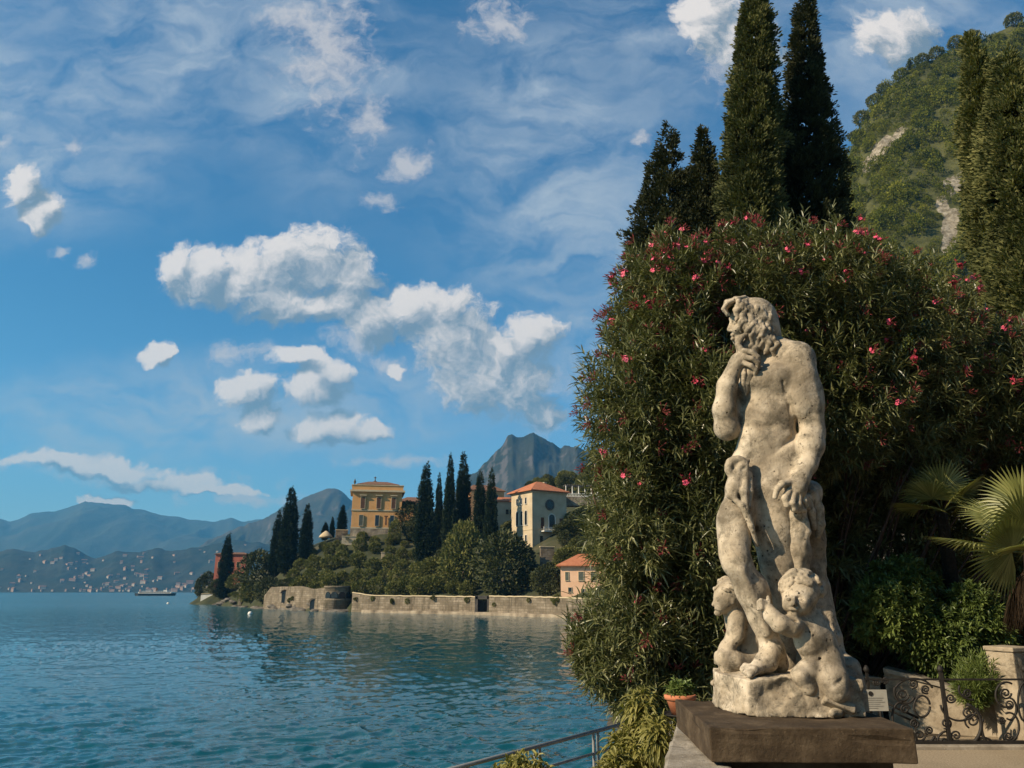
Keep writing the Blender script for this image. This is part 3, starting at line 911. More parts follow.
# ---- lake walls
def wall_run(name, label, pxs, z_top, thick=1.6, mat=WALLM, cap=True, cat='wall', inset=0.0, zb=-3.0):
    pts = [P(p, 600, Ys(p) + inset) for p in pxs]
    mb = MB()
    g = np.random.default_rng(int(pxs[0]))
    n = 40
    xs = np.linspace(pxs[0], pxs[-1], n)
    V = []
    for i, p in enumerate(xs):
        q = P(p, 600, Ys(p) + inset); zt = z_top if not isinstance(z_top, (list, tuple)) else float(np.interp(p, [a for a, b in z_top], [b for a, b in z_top]))
        j = float(fbm(np.array([[p * .2, 3.3, 0]]), 3, .5, 5)[0])
        V.append((q, zt + j * .12, j))
    loops = []
    for q, zt, j in V:
        loops.append([mb.bm.verts.new((q.x, q.y - .5 + j * .3, zb)), mb.bm.verts.new((q.x, q.y + j * .2, zt)), mb.bm.verts.new((q.x, q.y + thick, zt)), mb.bm.verts.new((q.x, q.y + thick, zb))])
    for a, b in zip(loops[:-1], loops[1:]):
        for k in range(4): mb.bm.faces.new((a[k], b[k], b[(k + 1) % 4], a[(k + 1) % 4]))
    mb.bm.faces.new(loops[0][::-1]); mb.bm.faces.new(loops[-1])
    root = empty(name, (0, 0, 0), label, cat)
    mb.build('wall', mat, root)
    if cap:
        cm = MB()
        for (q, zt, j), (q2, zt2, j2) in zip(V[:-1], V[1:]):
            cm.prism([(q.x, q.y - .3, zt + .01), (q2.x, q2.y - .3, zt2 + .01), (q2.x, q2.y + thick + .1, zt2 + .01), (q.x, q.y + thick + .1, zt + .01)], (0, 0, .28))
        cm.build('coping', TRIM, root)
    return root


def arch_opening(parent, px, z, w, h, dark=STONE_D, inset=-.55):
    q = P(px, 600, Ys(px) + inset)
    mb = MB(); n = 12
    ring = [(q.x - w / 2, q.y, z), (q.x + w / 2, q.y, z), (q.x + w / 2, q.y, z + h)] + [(q.x + math.cos(math.pi * k / n) * w / 2, q.y, z + h + math.sin(math.pi * k / n) * w / 2) for k in range(1, n)] + [(q.x - w / 2, q.y, z + h)]
    mb.prism(ring, (0, .5, 0)); o = mb.build('arch_shade', PANE, parent)  # near-black solid paints the shade inside the arch opening
    f = MB()
    for k in range(n):
        a = math.pi * (k + .5) / n; f.box((q.x + math.cos(a) * (w / 2 + .2), q.y - .02, z + h + math.sin(a) * (w / 2 + .2)), (.5, .5, .5), rot=Matrix.Rotation(-a + math.pi / 2, 3, 'Y'))
    f.build('arch_stones', STONE, parent)


w0 = wall_run('ruined_lake_wall', 'tall rugged stone wall with an arched niche left of the round bastion', (264, 325), [(264, 4.5), (270, 7.3), (300, 7.6), (312, 6.6), (325, 7.0)], 2.0, cap=False)
arch_opening(w0, 284, 2.2, 1.7, 3.0, inset=-.9); arch_opening(w0, 314, .4, 2.4, 2.0, inset=-.9)
w1 = wall_run('long_lake_wall', 'long pale stone lake wall between the round bastion and the dark boat gate', (352, 477), [(352, 5.4), (372, 4.6), (477, 4.4)], 1.4)
w2 = wall_run('garden_lake_wall', 'pale stone lake wall right of the dark boat gate', (489, 600), [(489, 4.6), (560, 4.4), (600, 4.2)], 1.4)
w3 = wall_run('lakeside_walk', 'low pale stone ledge along the foot of the lake wall', (362, 566), 0.75, 3.0, mat=STONE, cap=False, cat='ledge', inset=-2.4)


def bastion():
    q = P(338, 600, Ys(338) + 2.6); k = mpp(600, q.y); rad = 13.5 * k
    r = empty('round_bastion', (q.x, q.y, 0), 'round stone bastion with dark arches standing in the lake wall', 'bastion')
    m = MB(); m.lathe((0, 0, 0), [(rad * 1.06, -3), (rad * 1.02, 3.2), (rad * 1.05, 3.3), (rad * 1.05, 3.6), (rad, 3.7), (rad, 6.9), (rad * 1.06, 7.0), (rad * 1.06, 7.5), (rad * .92, 7.5), (rad * .92, 6.9)], 36); m.build('wall', WALLM, r)
    for a in (-125, -95, -62, -30):
        rr = rad * 1.0; c = Vector((math.cos(R(a)) * rr, math.sin(R(a)) * rr, 4.0))
        rot = Matrix.Rotation(R(a + 90), 3, 'Z')
        mm = MB(); ring = [(-1.0, 0), (1.0, 0), (1.0, .8)] + [(math.cos(math.pi * t / 8) * 1.0, .8 + math.sin(math.pi * t / 8) * 1.0) for t in range(1, 8)] + [(-1.0, .8)]
        mm.prism([c + rot @ Vector((x, -.14, z)) for x, z in ring], rot @ Vector((0, .5, 0))); mm.build('arch_shade', PANE, r)  # near-black arch solids stand in for the shaded openings
bastion()


def boat_gate():
    q = P(482.5, 600, Ys(482) + .1); k = mpp(600, q.y)
    r = empty('boat_gate', (q.x, q.y, 0), 'dark square boat gate opening in the pale lake wall', 'gate')
    W = 14.5 * k
    m = MB(); m.box((-W * .42, .6, 1.2), (W * .2, 2.4, 7.0)); m.box((W * .42, .6, 1.2), (W * .2, 2.4, 7.0)); m.box((0, .6, 4.4), (W, 2.4, .8)); m.build('frame', STONE_D, r)
    d = MB()
    for j in range(6): d.box((-W * .27 + j * W * .108, .9, 1.4), (W * .1, .15, 5.0))
    d.build('gate_boards', IRON, r)
boat_gate()


def point_ruin():
    q = P(214, 600, Ys(214) + 2); k = mpp(600, q.y)
    r = empty('point_wall', (q.x, q.y, 0), 'small pale block of masonry at the tip of the point', 'wall', rz=R(6))
    m = MB(); m.prism([(-6.0, 0, -2), (5.5, 0, -2), (5.5, 0, 4.6), (3.0, 0, 5.0), (-6.0, 0, 4.2)], (0, 3, 0)); m.build('wall', WHITE, r)
    c = MB(); c.box((-.2, 1.5, 5.0), (11.4, 3.4, .3), rot=Matrix.Rotation(R(-3), 3, 'Y')); c.build('coping', TRIM, r)
    q = P(240.5, 600, Ys(240) + 3)
    r2 = empty('stone_pier', (q.x, q.y, 0), 'slim upright pale pier at the shore near the turning tree', 'pier')
    m = MB(); m.box((0, 0, 3.4), (1.3, 1.3, 7.8)); m.build('shaft', WALLM, r2)
    c = MB(); c.box((0, 0, 7.45), (1.7, 1.7, .3)); c.build('coping', TRIM, r2)
point_ruin()


# rocks along the foot of the point
def rock_mesh(seed, n=2):
    bm = bmesh.new(); bmesh.ops.create_icosphere(bm, subdivisions=n, radius=1.0)
    co = np.array([v.co[:] for v in bm.verts]); nz = fbm(co * 1.1 + seed * 7.7, 3, .55, seed)
    for v, k in zip(bm.verts, nz): v.co *= 1 + .45 * k; v.co.z *= .6
    me = bpy.data.meshes.new('shore_rock'); bm.to_mesh(me); bm.free(); return me
RM = [rock_mesh(s) for s in range(5)]
rg = random.Random(3)
ROCK = mat_noise('shore_rock', (0.06, 0.052, 0.042), (0.20, 0.175, 0.14), 0.7, .95, .8, .3, 2.5)
for i in range(60):
    px = rg.uniform(200, 345)
    q = P(px, 600, Ys(px) - rg.uniform(-2.0, 2.2))
    o = link('shore_rock', RM[i % 5], ROCK); o.location = (q.x, q.y, max(-.1, float(hz(q.x, q.y)) - .1)); s = rg.uniform(.8, 2.2); o.scale = (s * 1.3, s, s * rg.uniform(.6, 1)); o.rotation_euler = (0, 0, rg.uniform(0, 6.3))
    tag(o, 'brown rock lying at the waterline below the point and ruined wall', 'rock', 'rocks along the foot of the point')


# ---- trees of the peninsula
CY = [cypress_mesh('cypress_crown', 1.0 * 20, 1.0 * 2.3, 9000, 0.50, 100 + s, clumps=900, spread=.75) for s in range(4)]
TRK = trunk_mesh(3.0, .30, .2, 1, .0)
cyp = [  # px, d, base row, top row, width px, label
    (223, 22, 588, 534, 13, 'lone dark cypress in front of the red house at the point'),
    (273, 34, 568, 511, 13, 'shorter left cypress of the close group of three'),
    (284.5, 30, 572, 488, 19, 'tallest cypress of the close group left of the yellow villa'),
    (302, 38, 560, 504, 13, 'narrow cypress standing a little right of the group of three'),
    (423, 34, 568, 463, 19, 'broad blunt cypress just right of the yellow villa'),
    (436.5, 48, 548, 474, 9, 'thin cypress between the broad blunt one and the sharp one'),
    (448, 36, 566, 455, 13, 'sharp pointed cypress second tallest in the middle grove'),
    (461.5, 44, 556, 453, 18, 'tall full cypress in the middle grove with bushy crown'),
    (479, 38, 560, 471, 15, 'pointed cypress right of the tall full one'),
    (491, 36, 564, 469, 13, 'last cypress of the grove before the cream house'),
    (338, 80, 538, 505, 9, 'spiky dark conifer left of the yellow villa'),
    (328, 92, 540, 517, 5, 'thin distant cypress left of the spiky conifer'),
    (321, 85, 542, 522, 7, 'small dark conifer behind the pale dome'),
]
for i, (px, d, rb, rt, wpx, lab) in enumerate(cyp):
    g0 = at(px, d)
    top = P(px, rt, g0.y).z
    h = top - g0.z
    k = mpp(560, g0.y)
    r = empty('cypress_tree', (g0.x, g0.y, g0.z - .3), lab, 'cypress', 'cypresses of the villa gardens', rz=i * 1.3)
    sx = wpx * k / 4.2
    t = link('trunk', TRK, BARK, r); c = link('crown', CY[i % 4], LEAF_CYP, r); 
    c.scale = (sx, sx, (h - .6) / 20.0); c.location = (0, 0, .9); t.scale = (sx, sx, 1)

RC = [crown_mesh('round_crown', [(0, 0, 2.1, 2.3, 2.3, 1.9), (1.0, .3, 2.6, 1.5, 1.4, 1.3), (-1.1, .2, 2.4, 1.4, 1.5, 1.3), (.1, -1.0, 2.3, 1.5, 1.3, 1.3), (0, .1, 3.3, 1.5, 1.4, 1.1)], 1700, .55, 200 + s, .25, .8) for s in range(5)]
RT = trunk_mesh(1.8, .2, .12, 2, .03)
rg = random.Random(11)
rows = [(9, 300, 474, 15.5, 'olive', 1.0, 'round clipped olive tree in the lowest row just above the lake wall'),
        (18, 292, 446, 15, 'olive', .95, 'round clipped olive tree in the second row above the lake wall'),
        (30, 300, 420, 15, 'mix', .95, 'round bushy tree in the third row on the garden slope'),
        (42, 310, 425, 15, 'mix', .85, 'round bushy tree in the fourth row below the yellow villa'),
        (50, 322, 412, 13, 'dark', .62, 'low dark shrub along the terrace edge under the yellow villa')]
for d, a, b, st, kind, sc, lab in rows:
    px = a
    while px < b:
        q = at(px + rg.uniform(-2, 2), d + rg.uniform(-3, 3))
        s = sc * rg.uniform(.8, 1.2)
        lm = {'olive': LEAF_OLIVE, 'dark': LEAF_DARK, 'mix': rg.choice([LEAF_OLIVE, LEAF_DARK, LEAF_DARK])}[kind]
        tree('round_tree', (q.x, q.y, q.z - .2), RC[rg.randrange(5)], lm, RT, lab, 'tree', lab.replace('tree', 'trees').replace('shrub', 'shrubs').replace('round ', ''), rg.uniform(0, 6.3), s * 1.12)
        px += st * rg.uniform(.85, 1.15)

BIG = [crown_mesh('evergreen_crown', [(0, 0, 6.5, 5.2, 5.2, 6.2), (2.2, -1.2, 5, 3.6, 3.4, 4.2), (-2.4, -1, 4.6, 3.6, 3.6, 4.0), (.3, -2.3, 6.4, 3.3, 3.2, 4.2), (0, 0, 10.3, 2.9, 2.9, 2.8), (1.6, -1.5, 8.6, 2.7, 2.6, 2.8), (-1.8, -.8, 8.4, 2.7, 2.7, 2.7)], 5200, .85, 300 + s, .22, .45) for s in range(3)]
BT = trunk_mesh(4, .5, .3, 3, .02)
big = [(463, 17, 520, 44, LEAF_OLIVE, 'tall bushy green tree left of the big magnolia by the lake wall'),
       (503, 13, 529, 62, LEAF_DARK, 'big round dark magnolia tree standing above the lake wall'),
       (545, 12, 563, 30, LEAF_DARK, 'low round dark tree right of the big magnolia'),
       (433, 24, 556, 36, LEAF_DARK, 'dark evergreen at the foot of the middle cypress grove'),
       (452, 30, 540, 34, LEAF_DARK, 'dark evergreen filling the gap between the grove cypresses'),
       (405, 70, 500, 34, LEAF_OLIVE, 'olive green tree right behind the yellow villa'),
       (477, 56, 520, 40, LEAF_DARK, 'dark evergreen behind the pointed cypresses'),
       (255, 18, 549, 40, LEAF_GOLD, 'large turning tree with golden leaves left of the cypress group'),
       (268, 12, 575, 30, LEAF_OLIVE, 'olive green tree on the shore below the turning tree'),
       (252, 9, 580, 24, LEAF_GOLD, 'small turning tree on the shore by the slim pier'),
       (207, 9, 571, 24, LEAF_DARK, 'dark leafy tree at the very tip of the point'),
       (219, 14, 577, 22, LEAF_DARK, 'dark bush under the lone cypress'),
       (236, 20, 572, 22, LEAF_OLIVE, 'green bush in front of the red house'),
       (290, 12, 577, 30, LEAF_OLIVE, 'olive green tree above the ruined wall niche'),
       (572, 52, 520, 36, LEAF_RUSSET, 'russet leafed tree right of the tall cream house'),
       (570, 32, 545, 30, LEAF_DARK, 'dark tree behind the peach cottage'),
       (590, 60, 505, 40, LEAF_RUSSET, 'russet tree below the white pergola'),
       (620, 50, 520, 60, LEAF_DARK, 'dark tree up the slope behind the oleander'),
       (512, 56, 520, 26, LEAF_DARK, 'dark shrub at the foot of the cream wing house'),
       (548, 38, 551, 22, LEAF_OLIVE, 'green shrub on the terrace under the cream house'),
       (415, 60, 515, 26, LEAF_OLIVE, 'olive bush at the right corner of the yellow villa'),
       (393, 54, 519, 14, LEAF_DARK, 'small dark tree in front of the right end of the yellow villa')]
for i, (px, d, rt, wpx, lm, lab) in enumerate(big):
    q = at(px, d); k = mpp(560, q.y); h = P(px, rt, q.y).z - q.z; s = wpx * k / 11.0
    r = tree('leafy_tree', (q.x, q.y, q.z - .3), BIG[i % 3], lm, BT, lab, 'tree', None, i * 1.1, (s, s, h / 13.2))

# trees on the green hill behind the cream house
for i in range(34):
    px = rg.uniform(528, 650); q = P(px, 600, Ys(px) + rg.uniform(120, 210)); z = float(hz(q.x, q.y))
    tree('hill_tree', (q.x, q.y, z - .4), BIG[i % 3], [LEAF_OLIVE, LEAF_DARK, LEAF_OLIVE][i % 3], BT, 'green tree of the wooded rise behind the cream house and pergola', 'tree', 'trees of the wooded rise', i * .9, rg.uniform(.5, .75))

# small things on the terraces
def dome():
    q = at(322, 66); k = mpp(540, q.y)
    r = empty('garden_parasol', (q.x, q.y, q.z), 'pale open parasol on the terrace left of the yellow villa', 'parasol')
    m = MB(); m.lathe((0, 0, 2.2), [(7 * k, 0), (6 * k, .8), (3.4 * k, 1.8), (.3, 2.6)], 20); m.build('canopy', TRIM, r)
    p = MB(); p.cone((0, 0, 0), (0, 0, 4.6), .08, .08, 8); p.build('pole', STONE_D, r)
    for px, d, w, h, lab in ((338, 62, 12, 4.5, 'low pale terrace wall under the left corner of the yellow villa'), (352, 50, 26, 3.0, 'long pale garden wall on the upper terrace below the yellow villa'), (548, 33, 14, 5.5, 'pale broken masonry wall below the tall cream house'), (395, 44, 30, 2.0, 'thin pale terrace wall right below the yellow villa')):
        q = at(px, d); k = mpp(540, q.y)
        rr = empty('terrace_wall', (q.x, q.y, q.z), lab, 'wall', rz=R(12))
        m = MB(); m.box((0, .5, h / 2 - .8), (w * k, 1.0, h)); m.build('wall', WALLM if h > 4 else PLASTER_W, rr)
        c = MB(); c.box((0, .5, h - .65), (w * k + .3, 1.3, .25)); c.build('coping', TRIM, rr)
dome()

# low growth along the top of the lake walls and round the point
for i in range(34):
    px = rg.uniform(268, 560) if i < 24 else rg.uniform(198, 264); d = rg.uniform(2.2, 4.0) if i < 24 else rg.uniform(2.0, 9.0)
    if 326 < px < 351 or 476 < px < 490: continue
    q = at(px, d); z = max(q.z, 3.3) if i < 24 else q.z
    tree('low_bush', (q.x, q.y, z - .3), RC[i % 5], [LEAF_OLIVE, LEAF_DARK][i % 2], RT, 'small bush hanging over the top of the lake wall' if i < 24 else 'low bush growing among the rocks of the point', 'bush', 'bushes along the lake wall' if i < 24 else 'bushes of the point', i * 1.7, (rg.uniform(.35, .6), rg.uniform(.35, .6), rg.uniform(.28, .42)))

for i in range(14):
    px = rg.uniform(536, 606); d = rg.uniform(22, 70); q = at(px, d)
    tree('slope_tree', (q.x, q.y, q.z - .4), BIG[i % 3], [LEAF_RUSSET, LEAF_DARK, LEAF_OLIVE][i % 3], BT, ['russet tree on the slope between the cream house and the cottage', 'dark evergreen on the slope between the cream house and the cottage', 'olive green tree on the slope between the cream house and the cottage'][i % 3], 'tree', 'trees on the slope behind the cottage', i * 1.3, (.42, .42, .36))

for i in range(20):
    px = rg.uniform(268, 560)
    if 322 < px < 354 or 474 < px < 492: continue
    q = P(px, 600, Ys(px) - .1)
    tree('hanging_bush', (q.x, q.y, rg.uniform(2.0, 3.6)), RC[i % 5], [LEAF_OLIVE, LEAF_DARK, LEAF_DARK][i % 3], RT, 'small bush rooted in the face of the lake wall and hanging down it', 'bush', 'bushes hanging down the lake wall', i * 1.7, (rg.uniform(.25, .55), rg.uniform(.18, .3), rg.uniform(.22, .42)))
# ================================================================== FAR SHORE AND BOATS
def far_houses():
    FARW = mat_noise('far_plaster', (.22, .19, .15), (.34, .30, .24), .05, .9, 0)
    FARP = mat_noise('far_pink_plaster', (.26, .17, .12), (.34, .24, .17), .05, .9, 0)
    wallms = [FARW, FARW, FARP, FARP, FARW]
    meshes = []
    for k in range(5):
        mb = MB(); w, d, h = [(26, 18, 13), (34, 20, 16), (22, 18, 20), (46, 20, 14), (30, 20, 11)][k]
        mb.box((0, 0, h / 2 - 4), (w, d, h + 8)); 
        a, b = w / 2 + 1, d / 2 + 1
        V = [(-a, -b, h), (a, -b, h), (a, b, h), (-a, b, h), (-a, 0, h + 6), (a, 0, h + 6)]
        v = [mb.bm.verts.new(p) for p in V]
        for f in ((0, 1, 5, 4), (2, 3, 4, 5), (1, 2, 5), (3, 0, 4)): mb.bm.faces.new([v[i] for i in f]).material_index = 1
        me = bpy.data.meshes.new('far_house'); bmesh.ops.recalc_face_normals(mb.bm, faces=mb.bm.faces[:]); mb.bm.to_mesh(me); mb.bm.free()
        me.materials.append(wallms[k]); me.materials.append(TILE_B); meshes.append(me)
    rg = random.Random(5)
    nv, n = HX.shape
    vmax = int(nv * .62)
    cnt = 0; tries = 0
    while cnt < 150 and tries < 6000:
        tries += 1
        i = int((rg.random() ** 2.8) * vmax); j = rg.randrange(n)
        x, y, z = HX[i, j], HY[i, j], HZ[i, j]
        if z < 1.5: continue
        px = 512 + x / y * F * 1.035
        if not (-20 < px < 245): continue
        dens = math.exp(-((px - 130) / 70) ** 2) + .25 + .5 * math.exp(-((px - 40) / 30) ** 2)
        if rg.random() > dens * (1.0 if i < 10 else .6): continue
        o = bpy.data.objects.new('far_house', meshes[rg.randrange(5)]); COL.objects.link(o)
        s = rg.uniform(.3, .68)
        o.location = (x, y, z); o.rotation_euler = (0, 0, rg.uniform(-.7, .7)); o.scale = (s, s, s)
        tag(o, 'tiny pale house of the hazy town on the far shore', 'house', 'houses of the town across the lake')
        cnt += 1
far_houses()


def steamer():
    q = G(155, 597.6, 0); Y = 1050
    q = P(155, 597, Y); k = mpp(597, Y)
    L = 41 * k
    r = empty('lake_steamer', (q.x, Y, 0), 'long low white and dark passenger steamer out on the lake', 'boat', rz=R(4))
    h = MB(); n = 12; top = []; bot = []
    for t in np.linspace(-1, 1, n): 
        w = 4.0 * (1 - abs(t) ** 4); top.append((t, w))
    up = [h.bm.verts.new((t * L / 2, -w - .1, 2.6 + .9 * t * t)) for t, w in top]; dn = [h.bm.verts.new((t * L / 2 * .94, -w * .8 - .1, -.6)) for t, w in top]
    up2 = [h.bm.verts.new((t * L / 2, w + .1, 2.6 + .9 * t * t)) for t, w in top]; dn2 = [h.bm.verts.new((t * L / 2 * .94, w * .8 + .1, -.6)) for t, w in top]
    for i in range(n - 1):
        h.bm.faces.new((dn[i], dn[i + 1], up[i + 1], up[i])); h.bm.faces.new((up2[i], up2[i + 1], dn2[i + 1], dn2[i])); h.bm.faces.new((up[i], up[i + 1], up2[i + 1], up2[i])); h.bm.faces.new((dn2[i], dn2[i + 1], dn[i + 1], dn[i]))
    h.bm.faces.new((dn[0], up[0], up2[0], dn2[0])); h.bm.faces.new((up[-1], dn[-1], dn2[-1], up2[-1]))
    h.build('hull', PANE, r)
    m = MB(); m.box((0, 0, 3.9), (L * .78, 6.2, 1.8)); m.build('main_deck', WHITE, r)
    m = MB(); m.box((0, 0, 3.95), (L * .74, 6.3, .8)); m.build('window_band', PANE, r)
    m = MB(); m.box((-L * .04, 0, 6.0), (L * .56, 5.4, .25)); m.build('awning', WHITE, r)
    m = MB()
    for t in np.linspace(-.30, .22, 10): m.box((t * L, -2.5, 5.4), (.15, .15, 1.3)); m.box((t * L, 2.5, 5.4), (.15, .15, 1.3))
    m.build('awning_post', WHITE, r)
    m = MB(); m.box((L * .24, 0, 6.0), (4.4, 4.2, 2.4)); m.build('wheelhouse', WHITE, r)
    m = MB(); m.lathe((L * .02, 0, 6.2), [(1.1, 0), (1.0, 3.4), (1.1, 3.5)], 12); m.build('funnel', TILE_B, r)
    m = MB(); m.cone((L * .38, 0, 3), (L * .38, 0, 12), .16, .08, 6); m.build('mast', WHITE, r)
steamer()


def buoy(px, row, lab):
    q = G(px, row, 0)
    r = empty('mooring_buoy', (q.x, q.y, 0), lab, 'buoy')
    h = MB(); h.lathe((0, 0, -.2), [(.15, 0), (.55, .15), (.62, .5), (.45, .85), (.12, 1.0)], 14); h.build('float', WHITE, r)
    c = MB(); c.lathe((0, 0, .78), [(.06, 0), (.06, .25), (.13, .28), (.13, .36), (.04, .4)], 8); c.build('mooring_ring', IRON, r)
buoy(168, 604.0, 'tiny white mooring buoy out on the lake below the steamer')
buoy(250, 614.5, 'tiny white mooring buoy off the ruined wall')
# ================================================================== THE STEEP WOODED MOUNTAINSIDE AND THE NEAR CYPRESSES
def hillside():
    prof = [(700, 470), (770, 330), (812, 258), (832, 205), (842, 178), (852, 158), (864, 130), (876, 112), (890, 96), (908, 80), (932, 68), (960, 55), (985, 46), (1024, 30), (1060, 12), (1120, -24), (1200, -80), (1320, -150)]
    m, nt, b = new_mat('mountainside_rock', 0.95, 0.15)
    g = nt.nodes.new('ShaderNodeNewGeometry')
    a = nt.nodes.new('ShaderNodeAttribute'); a.attribute_name = 'rock'
    f = n_noise(nt, 0.16, 7, 0.65, vec=g.outputs['Position'])
    soil = n_ramp(nt, f, [(0.35, (0.045, 0.050, 0.016)), (0.65, (0.10, 0.10, 0.035))])
    f3 = n_noise(nt, 0.35, 8, 0.7, vec=g.outputs['Position'])
    rock = n_ramp(nt, f3, [(0.30, (0.06, 0.05, 0.03)), (0.5, (0.24, 0.205, 0.15)), (0.68, (0.44, 0.395, 0.32))])
    ad = nt.nodes.new('ShaderNodeMath'); ad.operation = 'ADD'; nt.links.new(a.outputs['Fac'], ad.inputs[0]); nt.links.new(f, ad.inputs[1])
    nt.links.new(n_mix(nt, n_ramp(nt, ad.outputs[0], [(0.90, 0.0), (1.05, 1.0)]), soil, rock), b.inputs['Base Color'])
    n_bump(nt, b, f3, 1.0, 1.6)
    prof = [(a, b - (9 if a > 820 else 0)) for a, b in prof]
    o, X, Y, Z = ridge('steep_mountainside', prof, 430, 235, 620, m, 0.035, 3.0, n=260, nv=120, shape=1.05, seed=31, jit=1.0, zfoot=14.0)
    # photo position of each point of the slope, to set the bare rock where it shows
    t = Y * CP + (Z - CAMZ) * SP
    PX = 512 + F * X / t; PY = 384 - F * ((Z - CAMZ) * CP - Y * SP) / t
    rock = np.zeros_like(X)
    for (cx, cy, rx, ry, ang) in [(880, 150, 24, 9, -.75), (868, 166, 12, 7, -.4), (951, 184, 16, 10, .2), (950, 236, 10, 34, .12), (943, 205, 9, 12, 0), (1022, 98, 10, 12, 0), (900, 132, 12, 5, -.7), (965, 172, 8, 8, 0)]:
        dx, dy = PX - cx, PY - cy; c, s = math.cos(ang), math.sin(ang)
        u = (dx * c + dy * s) / (rx * .78); v = (-dx * s + dy * c) / (ry * .78)
        rock = np.maximum(rock, np.clip(1.35 - np.sqrt(u * u + v * v) + 0.75 * fbm(np.stack([PX * .13, PY * .13, PX * 0], -1), 3, .5, 8), 0, 1))
    at_ = o.data.attributes.new('rock', 'FLOAT', 'POINT'); at_.data.foreach_set('value', np.clip(rock, 0, 1).astype(np.float32).ravel())
    # the wood on it
    g = np.random.default_rng(77)
    crowns = []
    for s in range(6):
        gg = np.random.default_rng(900 + s)
        lob = [(0, 0, 3.6, 2.7, 2.7, 2.9), (1.3, .2, 4.2, 1.7, 1.7, 1.7), (-1.2, -.6, 3.6, 1.8, 1.8, 1.8), (.1, -1.2, 4.4, 1.6, 1.5, 1.7), (0, 0, 5.7, 1.5, 1.5, 1.4)]
        p, nr = lobed_points(lob, 520, gg, .4)
        nz = fbm(p * .6 + s * 5, 3, .5, s); p = p + nr * nz[:, None] * .8
        D = unit(nr + rand_dir(len(p), gg) * .9 + np.array([0, 0, .3]))
        V, Fq, t_ = cards(p, D, .62 * gg.uniform(.6, 1.4, len(p)), .40 * gg.uniform(.7, 1.3, len(p)), gg, np.clip(.45 + nz * .4 + gg.normal(size=len(p)) * .13, 0, 1))
        crowns.append((V, Fq, t_))
    parts = []; sky_tr = []
    n = 0; tries = 0
    while n < 1900 and tries < 30000:
        tries += 1
        i = int(g.random() * 82); j = int(g.random() * X.shape[1])
        px, py = PX[i, j], PY[i, j]
        if not (832 < px < 1065 and -60 < py < 420): continue
        if rock[i, j] > .32 and g.random() > .06: continue
        V, Fq, t_ = crowns[int(g.integers(6))]
        s = g.uniform(.5, 1.0) ** 1.0 * (1.0 if g.random() < .75 else 1.75); az = g.random() * 6.28; c, sn = math.cos(az), math.sin(az)
        W = np.stack([V[:, 0] * c - V[:, 1] * sn, V[:, 0] * sn + V[:, 1] * c, V[:, 2] * g.uniform(.8, 1.2)], 1) * s
        ds = float(g.normal() * .14)
        parts.append((W + np.array([X[i, j], Y[i, j], Z[i, j] - 1.2]), Fq, np.clip(t_ + ds, 0, 1)))
        n += 1
    V, Fq, t_ = join(parts)
    w = link('mountainside_wood', mesh_np('mountainside_wood', V, Fq, False, {'tint': t_}), LEAF_WOOD)
    w['kind'] = 'stuff'
    # trees one can tell apart on the skyline
    hi = int(np.argmin(np.abs(np.linspace(0, 1.45, 120) - 1.0)))
    cone = cypress_mesh('conifer_crown', 9.0, 1.5, 1500, .55, 55, clumps=260, spread=.7)
    for k, (px, h, dark, lab) in enumerate([(856, 8, 0, 'leafy tree low on the left skyline of the steep mountainside'), (863, 10, 0, 'leafy tree standing out in the notch of the mountain skyline'), (874, 9, 0, 'rounded tree halfway up the mountain skyline'),
                                           (884, 8, 0, 'small leafy tree left of the dark skyline conifer'), (911, 9, 1, 'dark pointed conifer standing above the mountain skyline'), (900, 8, 0, 'leafy tree left beside the dark skyline conifer'), (922, 8, 0, 'leafy tree right beside the dark skyline conifer'),
                                           (938, 9, 0, 'spreading tree on the skyline above the bare rock'), (956, 9, 0, 'tree on the skyline left of the right hand cypresses'), (974, 9, 0, 'tree on the skyline behind the top of the right hand cypresses'), (846, 7, 1, 'dark slim conifer at the lowest visible point of the mountain skyline'), (1014, 10, 0, 'tall tree on the skyline in the top right corner')]):
        j = int(np.argmin(np.abs(PX[hi] - px)))
        loc = (X[hi, j], Y[hi, j], Z[hi, j] - 1.0)
        if dark: tree('conifer_tree', loc, cone, LEAF_CYPD, TRK, lab, 'conifer')
        else: tree('skyline_tree', loc, RC[k % 5], LEAF_WOOD, RT, lab, 'tree', None, k, h / 4.6)
hillside()


def near_cypress(px, Y, row_top, half, prof, mat, lab, seed, leaf, n, clumps, base_z=4.6, lean=0.0, spread=1.0):
    b = P(px, 130, Y); top = P(px, row_top, Y)
    h = top.z - base_z; k = mpp(150, Y)
    r = empty('cypress_tree', (b.x - lean * (b.z - base_z), Y, base_z), lab, 'cypress')
    link('trunk', trunk_mesh(h * .5, .35, .15, seed, .0), BARK, r)
    # foliage starts where the oleander no longer hides it, and a little below
    me = cypress_mesh('cypress_crown', h, half * k, n, leaf, seed, prof, clumps, spread, lean)
    link('crown', me, mat, r)
    return r
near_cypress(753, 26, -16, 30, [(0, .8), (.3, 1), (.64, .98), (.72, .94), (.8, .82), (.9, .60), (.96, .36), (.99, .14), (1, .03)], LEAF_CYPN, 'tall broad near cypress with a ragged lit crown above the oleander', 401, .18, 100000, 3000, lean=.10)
near_cypress(806, 28, -10, 42, [(0, .9), (.5, 1), (.655, .93), (.70, .76), (.76, .58), (.83, .44), (.90, .34), (.96, .22), (.99, .10), (1, .03)], LEAF_CYPD, 'tall dark slender near cypress widening into a black skirt above the oleander', 402, .18, 100000, 3000, lean=.09)
